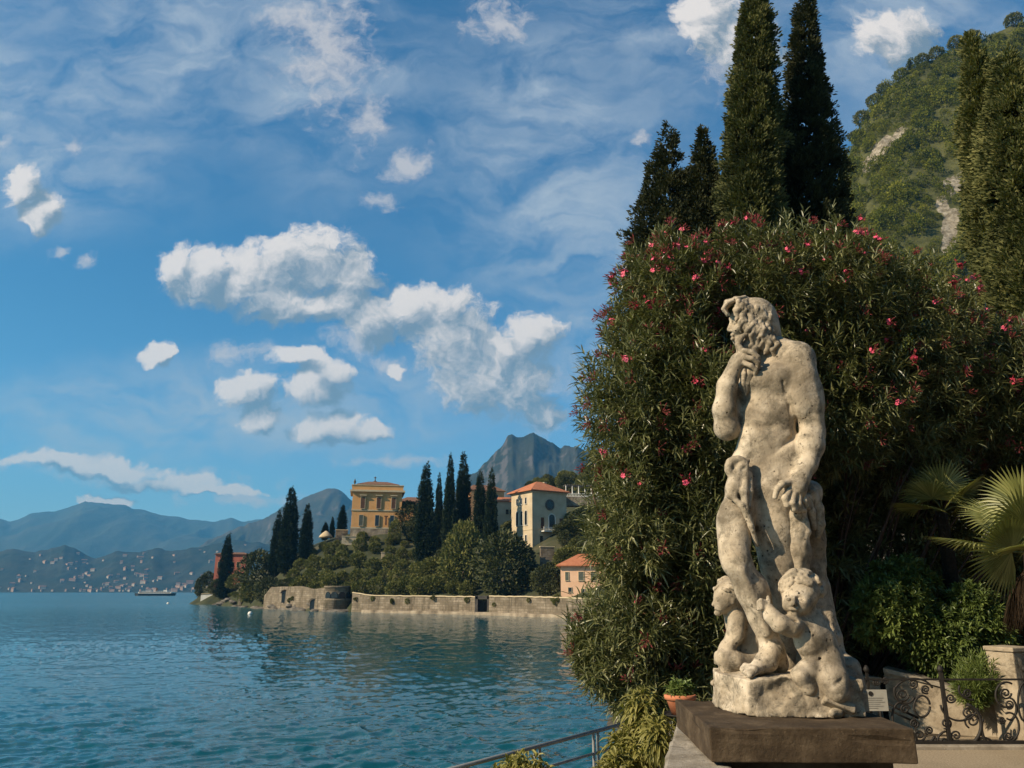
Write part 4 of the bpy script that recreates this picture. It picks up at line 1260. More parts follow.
near_cypress(668, 31, 126, 50, [(0, .9), (.6, 1), (.76, .90), (.82, .70), (.88, .46), (.94, .24), (.98, .10), (1, .03)], LEAF_CYPD, 'lower dark conical cypress at the upper left of the oleander', 403, .18, 70000, 2200, lean=.06)
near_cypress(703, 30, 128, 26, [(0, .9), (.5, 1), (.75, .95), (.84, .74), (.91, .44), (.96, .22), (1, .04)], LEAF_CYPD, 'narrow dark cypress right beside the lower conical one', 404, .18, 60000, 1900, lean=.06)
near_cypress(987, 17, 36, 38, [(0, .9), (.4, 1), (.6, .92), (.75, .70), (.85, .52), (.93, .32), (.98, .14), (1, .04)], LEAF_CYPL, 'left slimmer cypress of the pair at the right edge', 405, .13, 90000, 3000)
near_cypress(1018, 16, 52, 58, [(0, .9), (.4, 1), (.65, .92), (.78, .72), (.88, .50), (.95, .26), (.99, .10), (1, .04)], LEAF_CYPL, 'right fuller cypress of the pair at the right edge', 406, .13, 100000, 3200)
# ================================================================== THE TERRACE
GZ = 4.45                                     # terrace level
def mat_stone_block(name, c0, c1, c2, s=6.0, bump=.7, stain=(0.03, 0.022, 0.014), lo=.55):
    m, nt, b = new_mat(name, 0.9, 0.2)
    v = nt.nodes.new('ShaderNodeTexCoord').outputs['Object']
    c = n_ramp(nt, n_noise(nt, s, 7, .62, vec=v), [(0.3, c0), (0.5, c1), (0.72, c2)])
    st = n_ramp(nt, n_noise(nt, s * .7, 8, .7, vec=v, dist=.8), [(lo, 0.0), (lo + .16, .9)])
    c = n_mix(nt, st, c, stain)
    sp = n_ramp(nt, n_noise(nt, s * 9, 4, .6, vec=v), [(0.62, 0.0), (0.70, .8)])
    nt.links.new(n_mix(nt, sp, c, c2), b.inputs['Base Color'])
    n_bump(nt, b, n_noise(nt, s * 7, 8, .7, vec=v), bump, .010)
    return m
BROWN = mat_stone_block('brown_pedestal_stone', (0.036, 0.024, 0.014), (0.064, 0.044, 0.026), (0.125, 0.090, 0.056))
GREY = mat_stone_block('parapet_stone', (0.16, 0.135, 0.10), (0.26, 0.225, 0.175), (0.38, 0.335, 0.27), stain=(.07, .06, .045))
PALE = mat_stone_block('pale_plastered_stone', (0.22, 0.175, 0.12), (0.33, 0.275, 0.20), (0.43, 0.37, 0.28), 4.0, .7, (0.07, 0.055, 0.036), .50)


def terrace():
    m, nt, b = new_mat('terrace_gravel', .95, .15)
    v = nt.nodes.new('ShaderNodeTexCoord').outputs['Object']
    c = n_ramp(nt, n_noise(nt, 60, 5, .7, vec=v), [(0.3, (0.17, 0.13, 0.085)), (0.5, (0.33, 0.265, 0.185)), (0.72, (0.48, 0.40, 0.29))])
    c = n_mix(nt, n_ramp(nt, n_noise(nt, 1.3, 5, .6, vec=v), [(.45, 0.), (.7, .6)]), c, (0.20, 0.16, 0.105))
    nt.links.new(c, b.inputs['Base Color']); n_bump(nt, b, n_noise(nt, 90, 4, .6, vec=v), .8, .012)
    mb = MB()
    mb.prism([(1.10, 5.75, GZ), (-.62, -1.3, GZ), (-.62, -14, GZ), (22, -14, GZ), (22, 9.3, GZ), (3.0, 9.3, GZ)], (0, 0, -4.6))
    o = mb.build('terrace_ground', m); o['kind'] = 'structure'
    # garden ground behind the terrace, under the oleander, running on into the hill
    mg = mat_noise('garden_soil', (0.022, 0.016, 0.010), (0.055, 0.042, 0.026), 2.0, .95, .8, .03)
    mb = MB(); mb.prism([(3.0, 9.304, GZ - .01), (22, 9.304, GZ - .01), (40, 40, GZ + 2.5), (9, 40, GZ - .3)], (0, 0, -5)); o = mb.build('garden_ground', mg); o['kind'] = 'structure'
    # the bank of the lake
    ys = np.concatenate([np.linspace(5.9, 60, 70), np.linspace(62, 215, 70)])
    xs_off = np.concatenate([np.linspace(-3, 6, 26), np.linspace(7, 70, 22)])
    sh = np.interp(ys, [5, 9, 20, 47, 70, 104, 150, 215], [1.0, 1.7, 2.6, 5.15, 7.6, 12.2, 13.6, 13])
    Yg, D = np.meshgrid(ys, xs_off, indexing='ij'); Xg = sh[:, None] + D
    Xg = Xg + fbm(np.stack([Xg * .3, Yg * .3, Xg * 0], -1), 3, .5, 6) * .5
    Z = np.where(D < 0, D * .5, np.where(D < 2.2, .03 + D * .06, .16 + (D - 2.2) * .62))
    Z = np.minimum(Z, 3.6 + np.maximum(D - 8, 0) * .32) + fbm(np.stack([Xg, Yg, Xg * 0], -1) * 1.1, 4, .5, 7) * np.clip(D * .2, 0.02, .35)
    idx = np.arange(Xg.size).reshape(Xg.shape)
    Fq = np.stack([idx[:-1, :-1], idx[1:, :-1], idx[1:, 1:], idx[:-1, 1:]], -1).reshape(-1, 4)
    mk = mat_noise('bank_gravel', (0.035, 0.030, 0.020), (0.10, 0.085, 0.058), .9, .9, .8, .06, 6.0, c2=(.17, .145, .10))
    struct('lake_bank', mesh_np('lake_bank', np.stack([Xg, Yg, Z], -1).reshape(-1, 3), Fq, True), mk)
terrace()


def pedestal():
    r = empty('pedestal', (1.545, 4.82, GZ), 'square dark brown stone pedestal with a thick slab top under the statue', 'pedestal', rz=R(-2.2))
    m = MB(); m.box((0, 0, 5.243 - GZ), (1.03, 1.06, .166)); m.bevel(.007, 2)
    bm = m.bm; bmesh.ops.subdivide_edges(bm, edges=bm.edges[:], cuts=5, use_grid_fill=True)
    co = np.array([v.co[:] for v in bm.verts]); nz = fbm(co * 9, 3, .5, 3) * .006
    nz -= np.clip(fbm(co * 7 + 3, 3, .6, 9) - .28, 0, 1) * .06
    for v, k in zip(bm.verts, nz): v.co += v.normal * k
    m.build('slab', BROWN, r)
    m = MB(); m.box((0, 0, (5.158 - GZ) / 2), (.86, .88, 5.158 - GZ)); m.bevel(.01, 1); m.build('shaft', BROWN, r)
    m = MB(); m.box((0, 0, .07), (1.0, 1.02, .14)); m.bevel(.015, 1); m.build('base', BROWN, r)
pedestal()


def parapet():
    A = Vector((1.035, 5.35, 0)); B = Vector((-.62, -1.25, 0)); d = (B - A).normalized(); A = A - d * 1.0; n = Vector((-d.y, d.x, 0))
    if n.x < 0: n = -n
    w = .30; L = (B - A).length; ang = math.atan2(d.y, d.x)
    r = empty('parapet_wall', (0, 0, 0), 'low grey stone parapet wall with worn coping blocks beside the pedestal', 'wall')
    rot = Matrix.Rotation(ang, 3, 'Z')
    def along(a, b, z0, z1, o0, o1, mb):
        c = A + d * (a + b) / 2 + n * (o0 + o1) / 2
        return mb.box((c.x, c.y, (z0 + z1) / 2), (b - a, o1 - o0, z1 - z0), rot=rot)
    m = MB(); along(0.02, L, -.6, 5.0, .03, w - .03, m)
    bm = m.bm; bmesh.ops.subdivide_edges(bm, edges=[e for e in bm.edges], cuts=14, use_grid_fill=True)
    co = np.array([v.co[:] for v in bm.verts]); nz = fbm(co * 5, 4, .55, 5) * .035
    for v, k in zip(bm.verts, nz): v.co += v.normal * k
    m.build('wall', GREY, r)
    x = 0; k = 0; rg = random.Random(2)
    while x < L:
        ln = [.62, .70, .8, .75][k % 4]; m = MB(); h = 5.128 + (.0 if k != 2 else .012)
        along(x + .012, min(L, x + ln), 5.0, h, -.012, w + .03, m); m.bevel(.02, 2)
        bmesh.ops.subdivide_edges(m.bm, edges=m.bm.edges[:], cuts=3, use_grid_fill=True)
        co = np.array([v.co[:] for v in m.bm.verts]); nz = fbm(co * 8 + k, 3, .5, 3) * .012
        for v, q in zip(m.bm.verts, nz): v.co += v.normal * q
        m.build('coping_stone', GREY, r); x += ln; k += 1
parapet()


def scroll(mb, pts, rad, seg=6):
    mb.tube(pts, rad, seg)


FY = 8.65
def gate():
    ztop = P(940, 680, FY).z
    r = empty('iron_gate', (P(935, 748, FY).x, FY, GZ), 'low wrought iron gate of dark scrolls closing the terrace right of the pedestal', 'gate')
    ox, oz = r.location.x, GZ
    def Q(X, Y): p = P(860 + X / 5.567, 630 + Y / 5.567, FY); return Vector((p.x - ox, 0, p.z - oz))
    k = mpp(715, FY) / 5.567
    # rails and posts
    a = MB(); a.box(((Q(0, 0).x + Q(1000, 0).x) / 2 - .1, 0, Q(0, 275).z), (Q(1000, 0).x - Q(0, 0).x + .5, .022, .018)); a.build('top_rail', IRON, r)
    a = MB(); a.box(((Q(0, 0).x + Q(1000, 0).x) / 2 - .1, 0, .045), (Q(1000, 0).x - Q(0, 0).x + .5, .05, .05)); a.build('bottom_rail', IRON, r)
    for X, w in ((418, .034), (880, .034), (12, .024)):
        a = MB(); x = Q(X, 0).x; a.box((x, .004, .36), (w, w, .74)); a.lathe((x, .004, .73), [(.02, 0), (.035, .03), (.01, .07)], 8); a.build('post', IRON, r)
    def spiral(cx, cy, rad, a0, turns=1.6, sgn=1, tail=None):
        pts = []
        n = int(22 * turns)
        for i in range(n + 1):
            t = i / n; a_ = a0 + sgn * t * turns * 2 * math.pi; rr = rad * (1 - t) ** .8 + 1.5
            pts.append(Q(cx + math.cos(a_) * rr, cy + math.sin(a_) * rr))
        return pts
    def arc(cx, cy, rx, ry, a0, a1, n=18): return [Q(cx + math.cos(R(a0 + (a1 - a0) * i / n)) * rx, cy + math.sin(R(a0 + (a1 - a0) * i / n)) * ry) for i in range(n + 1)]
    arcs = [arc(555, 400, 108, 105, 170, 20), arc(555, 530, 120, 125, -70, 130), arc(800, 540, 125, 130, 200, 95), arc(640, 330, 90, 60, 95, 200), arc(500, 620, 70, 60, 250, 95), arc(690, 640, 50, 40, 190, 350),
            arc(250, 340, 60, 70, 200, 30), arc(300, 350, 110, 80, 190, 340), arc(345, 425, 45, 60, 0, 350), arc(330, 560, 90, 85, 170, 20), arc(230, 480, 50, 80, 60, 280), arc(360, 610, 60, 50, 150, -20), arc(250, 610, 60, 60, -100, 60),
            arc(815, 360, 60, 70, 60, 300), arc(830, 540, 55, 80, -110, 110), arc(835, 440, 35, 60, -90, 120), arc(920, 400, 40, 110, 0, 350), arc(980, 400, 60, 110, 90, 300)]
    for k_, pts in enumerate(arcs):
        a = MB(); a.tube(pts, .011 if k_ not in (1, 2) else .017, 6); a.build('scroll', IRON, r)
    for k_, (cx, cy, rad, a0, sg) in enumerate([(625, 505, 42, 2, 1), (600, 462, 30, 0, -1), (535, 588, 30, 1, 1), (690, 632, 20, 0, 1), (480, 520, 30, 2, -1), (505, 380, 26, 0, 1), (595, 350, 24, 3, -1), (470, 620, 22, 0, 1),
                                              (810, 352, 32, 0, 1), (830, 415, 24, 2, -1), (825, 590, 22, 0, 1), (790, 500, 18, 0, 1),
                                              (235, 360, 36, 0, 1), (295, 300, 26, 2, -1), (365, 330, 24, 1, 1), (250, 440, 26, 0, -1), (330, 585, 34, 0, 1), (385, 560, 22, 2, 1), (300, 520, 24, 1, -1), (230, 600, 26, 0, 1), (90, 290, 18, 0, 1), (140, 280, 16, 2, -1)]):
        a = MB(); a.tube(spiral(cx, cy, rad, a0, 1.7, sg), .0095, 6); a.build('spiral', IRON, r)
    # slanting double handrail of the steps behind
    a = MB(); p0, p1 = Q(165, 400), Q(420, 520); off = Vector((0, .35, 0))
    h = empty('step_handrail', (ox, FY, GZ), 'slanting double iron handrail of the steps behind the gate', 'handrail')
    a.tube([p0 + off, p1 + off], .014, 6); a.tube([p0 + off + Vector((0, 0, -.06)), p1 + off + Vector((0, 0, -.06))], .012, 6); a.build('rail', IRON, h)
    for t in (.1, .9):
        a = MB(); q = p0.lerp(p1, t) + off; a.cone((q.x, q.y, -.2), q, .012, .012, 6); a.build('post', IRON, h)
    # notice
    c = P(876, 700.5, FY - .06); k2 = mpp(700, FY)
    s = empty('notice_plate', (c.x, FY - .04, c.z), 'small pale notice plate with a dark round emblem fixed to the iron gate', 'sign')
    mw = mat_noise('notice_white', (.30, .285, .24), (.38, .36, .31), 9, .6, .05, .002)
    a = MB(); a.box((0, 0, 0), (24.5 * k2, .008, 19.8 * k2)); a.build('plate', mw, s)
    a = MB(); a.cone((-4 * k2, -.004, 6.2 * k2), (-4 * k2, -.009, 6.2 * k2), 2.3 * k2, 2.3 * k2, 14); e = a.build('emblem', IRON, s)
    a = MB()
    for i, w in enumerate((17, 15, 18, 12, 16, 9)): a.box(((w - 18) * .3 * k2, -.0055, (2.2 - i * 1.9) * k2), (w * k2, .003, .45 * k2))
    a.build('print_lines', mat_noise('notice_print', (.16, .15, .14), (.22, .21, .19), 9, .7, 0), s)
    # stone kerb below the gate
    kb = MB(); kb.box((P(935, 748, FY).x + .8, FY + .02, GZ + .005), (5.2, .26, .07)); kb.bevel(.012, 2); o = kb.build('stone_kerb', GREY); tag(o, 'narrow stone kerb on the gravel under the iron gate', 'kerb')
gate()


def steps_wall():
    a = P(884, 672, 9.75); b = P(1002, 712, 9.25)
    pts = [(a.x, a.y, GZ - .3), (b.x, b.y, GZ - .6), (b.x, b.y, b.z), (a.x + (b.x - a.x) * .5, a.y + (b.y - a.y) * .5, (a.z + b.z) / 2 + .05), (a.x, a.y, a.z)]
    r = empty('steps_wall', (0, 0, 0), 'pale plastered wall with a sloping top behind the iron gate', 'wall')
    m = MB(); m.prism(pts, (.14, .22, 0)); m.build('wall', PALE, r)
    c = MB(); top = pts[2:]; c.prism([(p[0] - .02, p[1] - .03, p[2] + .003) for p in top] + [(p[0] - .02, p[1] - .03, p[2] + .05) for p in top[::-1]], (.18, .29, 0)); c.build('coping', GREY, r)
    # shaded wall going left behind the pedestal
    a2 = P(800, 690, 9.9)
    r = empty('garden_wall', (0, 0, 0), 'shaded grey wall behind the notice plate', 'wall')
    m = MB(); m.prism([(a.x - .02, a.y + .1, GZ - .4), (a2.x, 9.95, GZ - .4), (a2.x, 9.95, 5.0), (a.x - .02, a.y + .1, 4.95)], (0, .3, 0)); m.build('wall', GREY, r)
    m = MB(); m.prism([(a.x - .02, a.y + .06, 4.953), (a2.x, 9.91, 5.003), (a2.x, 9.91, 5.06), (a.x - .02, a.y + .06, 5.01)], (0, .38, 0)); m.build('coping', GREY, r)
    p = P(1009, 748, 8.95); r = empty('gate_pillar', (p.x + .21, 9.05, GZ), 'pale square stone pillar with a stained top at the right edge of the photo', 'pillar', rz=R(24))
    h = P(1000, 652, 8.9).z - GZ
    m = MB(); m.box((0, 0, h / 2), (.31, .31, h)); m.bevel(.015, 2)
    bmesh.ops.subdivide_edges(m.bm, edges=m.bm.edges[:], cuts=4, use_grid_fill=True)
    co = np.array([v.co[:] for v in m.bm.verts]); nz = fbm(co * 6, 3, .5, 3) * .012
    for v, q in zip(m.bm.verts, nz): v.co += v.normal * q
    m.build('shaft', PALE, r)
    m = MB(); m.box((0, 0, h + .025), (.345, .345, .05)); m.bevel(.012, 2); m.build('cap', PALE, r)
steps_wall()


# ---------------------------------------------------------------- stair rail going down to the lake
def stair_rail():
    a = P(648, 717.5, 7.7); b = P(456, 768, 6.2)
    e = a + (b - a) * 1.6
    r = empty('stair_rail', (0, 0, 0), 'thin grey metal stair railing descending to the lake at the bottom edge', 'railing')
    met = mat_noise('galvanised_rail', (0.20, 0.20, 0.19), (0.30, 0.295, 0.28), 12, .45, .05, .002, spec=.5)
    for i, dz in enumerate((0, -.17, -.34)):
        m = MB(); m.tube([a + Vector((0, 0, dz)), b + Vector((0, 0, dz)), e + Vector((0, 0, dz))], .017 if i == 0 else .012, 8); m.build('rail', met, r)
    for t in (.03, .31, .62, .95, 1.3):
        q = a + (b - a) * t
        for o_ in (0, .055):
            p = q + (b - a).normalized() * o_
            m = MB(); m.cone((p.x, p.y, p.z - 1.0), p, .012, .012, 8); m.build('post', met, r)
    s = empty('stone_stair', (0, 0, 0), 'stone stair going down to the lake below the metal railing', 'stairs')
    n = 12
    d = (e - a); side = Vector((-d.y, d.x, 0)).normalized() * .55
    for i in range(n):
        p = a + d * (i / n); q = a + d * ((i + 1) / n); z = p.z - .98 - .02 * i
        m = MB(); m.prism([(p.x - side.x * .1, p.y - side.y * .1, z), (q.x - side.x * .1, q.y - side.y * .1, z), (q.x + side.x * 2, q.y + side.y * 2, z), (p.x + side.x * 2, p.y + side.y * 2, z)] if side.y > 0 else
                          [(p.x + side.x * .1, p.y + side.y * .1, z), (q.x + side.x * .1, q.y + side.y * .1, z), (q.x - side.x * 2, q.y - side.y * 2, z), (p.x - side.x * 2, p.y - side.y * 2, z)], (0, 0, -(z + 1.0))); m.build('step', GREY, s)
stair_rail()


# ---------------------------------------------------------------- leaf sprays (oleander and shrubs close by)
def leaf_blades(C, D, L, Wd, g, tint, fold=.25, droop=.15):
    """pointed leaves with a folded midrib: two quads from base to tip"""
    n = len(C); D = unit(D); L = np.broadcast_to(L, (n,))[:, None]; Wd = np.broadcast_to(Wd, (n,))[:, None]
    up = np.tile([0, 0, 1.0], (n, 1)) + rand_dir(n, g) * .55
    S = unit(np.cross(D, up) + 1e-6); N = unit(np.cross(S, D))
    dr = np.array([0, 0, -1.0]) * droop
    m1 = C + D * L * .30; m2 = C + D * L * .68 + dr * L * .35; tp = C + D * L + dr * L
    f = N * Wd * fold
    V = np.stack([C, m1 - S * Wd * .5 + f, m2 - S * Wd * .42 + f, tp, m2 + S * Wd * .42 + f, m1 + S * Wd * .5 + f, m1, m2], 1).reshape(-1, 3)
    i = np.arange(n)[:, None, None] * 8
    Fq = (i + np.array([[0, 6, 1, 1], [6, 7, 2, 1], [7, 3, 2, 2], [0, 5, 6, 6], [6, 5, 4, 7], [7, 4, 3, 3]])[None]).reshape(-1, 4)
    q = Fq[(Fq[:, 2] != Fq[:, 3])]; t3 = Fq[(Fq[:, 2] == Fq[:, 3])][:, :3]
    tri = np.concatenate([q[:, [0, 1, 2]], q[:, [0, 2, 3]], t3])
    return V, tri, np.repeat(tint, 8)


def sprays(P0, A, g, per, L, Wd, twig, base_t, spread=(35, 75), fold=.22, droop=.12, tj=.12):
    """per leaves set round each twig tip P0 with axis A"""
    n = len(P0); A = unit(A)
    k = np.repeat(np.arange(n), per); m = len(k)
    s = np.tile(np.linspace(0, 1, per), n)
    ref = unit(np.cross(A, rand_dir(n, g))); ref2 = np.cross(A, ref)
    az = np.tile(np.arange(per) * 2.4, n) + g.random(m) * .5 + np.repeat(g.random(n) * 6.28, per)
    sp = np.radians(spread[1] - (spread[1] - spread[0]) * s + g.normal(size=m) * 9)
    rad = ref[k] * np.cos(az)[:, None] + ref2[k] * np.sin(az)[:, None]
    D = A[k] * np.cos(sp)[:, None] + rad * np.sin(sp)[:, None]
    C = P0[k] - A[k] * (twig * (1 - s))[:, None]
    return leaf_blades(C, D, L * g.uniform(.65, 1.15, m), Wd * g.uniform(.75, 1.2, m), g, np.clip(base_t[k] + g.normal(size=m) * tj, 0, 1), fold, droop)


def px_lobe(cx, cy, rx, ry, Y, rd):
    c = P(cx, cy, Y); k = mpp(cy, Y)
    return (c.x, c.y, c.z, rx * k, rd, ry * k)


LEAF_OLE = mat_leaf('oleander_leaves', (0.042, 0.048, 0.016), (0.118, 0.126, 0.044), (0.30, 0.29, 0.135), 0.36, 0.20, 0.55)
LEAF_PIT = mat_leaf('shrub_leaves', (0.045, 0.066, 0.016), (0.105, 0.145, 0.034), (0.22, 0.26, 0.070), 0.45, 0.2, 0.4)
LEAF_YEL = mat_leaf('yellow_green_leaves', (0.10, 0.095, 0.022), (0.22, 0.20, 0.05), (0.36, 0.32, 0.10), 0.5, 0.25, 0.35)
TWIG = mat_noise('oleander_twig', (0.045, 0.026, 0.018), (0.09, 0.055, 0.038), 8, .85, .3, .005)


def leafy(parent, name, lobes, n, per, L, Wd, mat, seed, shell=.5, up=.35, twig=.16, spread=(35, 75), freq=1.1, tv=.35, droop=.12, inner=0.0):
    g = np.random.default_rng(seed)
    p, nr = lobed_points(lobes, n, g, shell)
    nz = fbm(p * freq + seed, 4, .55, seed)
    p = p + nr * (nz * .24)[:, None]
    A = unit(nr + np.array([0, 0, up]) + rand_dir(len(p), g) * .55)
    t = np.clip(.46 + tv * nz + g.normal(size=len(p)) * .14, 0, 1)
    V, tri, tt = sprays(p, A, g, per, L, Wd, twig, t, spread, droop=droop)
    o = link(name, mesh_np(name, V, tri, False, {'tint': tt}), mat, parent)
    return p, A, nr, o


def branches(parent, name, roots, tips, r0, seed, mat=TWIG):
    rg = random.Random(seed); mb = MB()
    for t in tips:
        b = Vector(min(roots, key=lambda q: (Vector(q) - Vector(t)).length + rg.uniform(0, .5))); t = Vector(t)
        m1 = b.lerp(t, .35) + Vector((rg.uniform(-.12, .12), rg.uniform(-.12, .12), .12)); m2 = b.lerp(t, .7) + Vector((rg.uniform(-.15, .15), rg.uniform(-.15, .15), .15))
        mb.tube([b, m1, m2, t], [r0, r0 * .75, r0 * .5, r0 * .2], 5)
    return mb.build(name, mat, parent)


def oleander():
    lob = [px_lobe(a[0], a[1], a[2], a[3], a[4] + 1.9, a[5]) for a in [
        (664, 316, 56, 88, 7.6, .9), (636, 410, 58, 95, 7.4, .9), (633, 515, 50, 84, 7.25, .85), (634, 628, 62, 54, 7.2, .8), (688, 300, 44, 62, 7.5, .8), (692, 400, 44, 90, 7.3, .8), (688, 540, 44, 96, 7.25, .75), (690, 650, 44, 46, 7.3, .6), (606, 662, 36, 34, 7.0, .5), (640, 684, 46, 30, 6.9, .5), (588, 644, 26, 34, 7.1, .45), (676, 690, 40, 26, 7.0, .5),
        (742, 306, 74, 86, 7.9, 1.0), (722, 440, 84, 120, 7.55, 1.0), (724, 580, 66, 90, 7.5, .85),
        (822, 298, 76, 82, 8.1, 1.0), (828, 392, 78, 88, 8.1, .95), (902, 332, 66, 78, 8.5, 1.0), (968, 386, 66, 72, 8.8, 1.0), (900, 418, 84, 66, 8.7, .9), (1036, 420, 74, 96, 8.9, 1.0), (1090, 470, 80, 120, 9.0, 1.0)]]
    c = P(720, 700, 9.9)
    r = empty('oleander_bush', (0, 0, 0), 'huge oleander bush with pink flowers rising behind the stone statue', 'bush')
    p, A, nr, o = leafy(r, 'leaves', lob, 17000, 12, .160, .0205, LEAF_OLE, 61, .55, .45, .19)
    # long loose shoots standing out of the outline
    leafy(r, 'shoots', [(l[0], l[1], l[2], l[3] * 1.13, l[4] * 1.1, l[5] * 1.12) for l in lob], 1500, 18, .150, .019, LEAF_OLE, 63, .10, .75, .42, (25, 70))
    # the deep, shaded inside of the bush lower right
    lob2 = [px_lobe(*a) for a in [(880, 530, 90, 90, 11.4, .7), (990, 540, 110, 110, 11.8, .7), (800, 560, 80, 110, 10.8, .6), (770, 660, 90, 60, 10.6, .6), (880, 640, 90, 60, 11.6, .6), (960, 640, 90, 60, 11.8, .6)]]
    leafy(r, 'inner_leaves', lob2, 6500, 12, .17, .028, LEAF_OLE, 62, .6, .3, .17, tv=.25)
    g = np.random.default_rng(8)
    roots = [(c.x + dx, c.y + dy, GZ - .6) for dx, dy in ((-.3, 0.3), (.1, .4), (.5, .4), (1.0, .6), (1.5, .9))]
    cand = p[(nr[:, 1] > -.3) & (nr[:, 1] < .6)]; sel = cand[g.choice(len(cand), 60, replace=False)]
    sel = np.concatenate([sel, np.array([P(x, y, 9.2)[:] for x, y in ((640, 635), (672, 630), (700, 625), (620, 600))])])
    branches(r, 'branches', roots, [tuple(q - np.array([0, .12, .05])) for q in sel], .028, 5)
    # flowers
    PINK = bpy.data.materials.new('oleander_petal'); PINK.use_nodes = True
    nt = PINK.node_tree; b = nt.nodes['Principled BSDF']; b.inputs['Roughness'].default_value = .6
    oi = nt.nodes.new('ShaderNodeObjectInfo')
    nt.links.new(n_ramp(nt, oi.outputs['Random'], [(0, (.42, .025, .055)), (.5, (.66, .06, .13)), (1, (.80, .16, .24))]), b.inputs['Base Color'])
    BUD = mat_noise('oleander_bud', (.20, .012, .025), (.34, .03, .05), 20, .6, 0)
    STALK = mat_noise('red_stalk', (.10, .022, .018), (.16, .045, .03), 20, .7, 0)
    def blossom(seed, nfl, nbud):
        rg = random.Random(seed); mb = MB()
        for f_ in range(nfl):
            d = Vector((rg.uniform(-1, 1), rg.uniform(-1, 1), rg.uniform(.1, 1))).normalized(); c0 = d * rg.uniform(.03, .055)
            q = d.to_track_quat('Z', 'Y').to_matrix()
            mb.cone((0, 0, 0), c0, .003, .004, 5, 2)
            for k in range(5):
                a = 2 * math.pi * k / 5 + rg.uniform(-.2, .2); u = Vector((math.cos(a), math.sin(a), 0)); w = Vector((-u.y, u.x, 0)); R_ = .026
                pts = [c0, c0 + q @ (u * R_ * .55 - w * R_ * .30 + Vector((0, 0, .006))), c0 + q @ (u * R_ - w * R_ * .30 + Vector((0, 0, .008))), c0 + q @ (u * R_ * 1.08 + w * R_ * .20 + Vector((0, 0, .004))), c0 + q @ (u * R_ * .6 + w * R_ * .42 + Vector((0, 0, .008)))]
                mb.poly(pts, 0)
        for b_ in range(nbud):
            d = Vector((rg.uniform(-1, 1), rg.uniform(-1, 1), rg.uniform(.2, 1.2))).normalized(); L = rg.uniform(.05, .10)
            mb.cone((0, 0, 0), d * L, .003, .003, 4, 2); mb.cone(d * L, d * (L + .028), .007, .002, 6, 1)
        me = bpy.data.meshes.new('blossom'); mb.bm.to_mesh(me); mb.bm.free(); me.materials.append(PINK); me.materials.append(BUD); me.materials.append(STALK); return me
    BM = [blossom(1, 5, 4), blossom(2, 7, 3), blossom(3, 3, 7), blossom(4, 2, 9), blossom(5, 9, 2)]
    t = p[:, 1] * CP + (p[:, 2] - CAMZ) * SP
    PX = 512 + F * p[:, 0] / t; PY = 384 - F * ((p[:, 2] - CAMZ) * CP - p[:, 1] * SP) / t
    top = np.interp(PX, [560, 600, 640, 700, 800, 870, 950, 1024], [330, 285, 222, 216, 206, 222, 275, 310])
    w = np.exp(-np.clip(PY - top, 0, 900) / 42.0) * (nr[:, 1] < .35) + .014 * (PX < 660) * (nr[:, 1] < .2) + .006 * (nr[:, 1] < -.2)
    w *= 1 + 1.5 * (np.abs(PX - 665) < 60)
    pick = g.choice(len(p), 300, replace=False, p=w / w.sum())
    near = sorted(pick, key=lambda i: -nr[i, 1] * -1 + PY[i] * 0)[:0] or list(pick)
    showy = near[:96]; rest = near[96:]
    for n_, i in enumerate(showy):
        o = bpy.data.objects.new('blossom', BM[[0, 1, 2, 4, 2][n_ % 5]]); COL.objects.link(o); o.parent = r
        q = p[i] + unit(A[i]) * .05; o.location = q; o.rotation_euler = Vector(A[i]).to_track_quat('Z', 'Y').to_euler(); s = float(g.uniform(.8, 1.25)); o.scale = (s, s, s)
    # the many red bud sprays and spent clusters, beyond the showy hundred
    spent = list(g.choice(len(p), 420, replace=False, p=(lambda q: q / q.sum())((nr[:, 1] < .25) * (.35 + np.exp(-np.clip(PY - top, 0, 900) / 160.0)))))
    SPENT = blossom(9, 0, 11)
    bm = bmesh.new()
    for n_, i in enumerate(rest + spent):
        me = (BM[3 if n_ % 4 else 2] if n_ < len(rest) else SPENT); M_ = Matrix.Translation(p[i] + unit(A[i]) * .05) @ Vector(A[i]).to_track_quat('Z', 'Y').to_matrix().to_4x4()
        k0 = len(bm.verts); bm.from_mesh(me); bm.verts.ensure_lookup_table()
        bmesh.ops.transform(bm, matrix=M_, verts=bm.verts[k0:])
    me = bpy.data.meshes.new('bud_sprays'); bm.to_mesh(me); bm.free()
    for mm in (PINK, mat_noise('dull_red_bud', (.13, .018, .022), (.22, .04, .04), 20, .7, 0), STALK): me.materials.append(mm)
    o = link('bud_sprays', me, None, r); o['kind'] = 'stuff'
oleander()


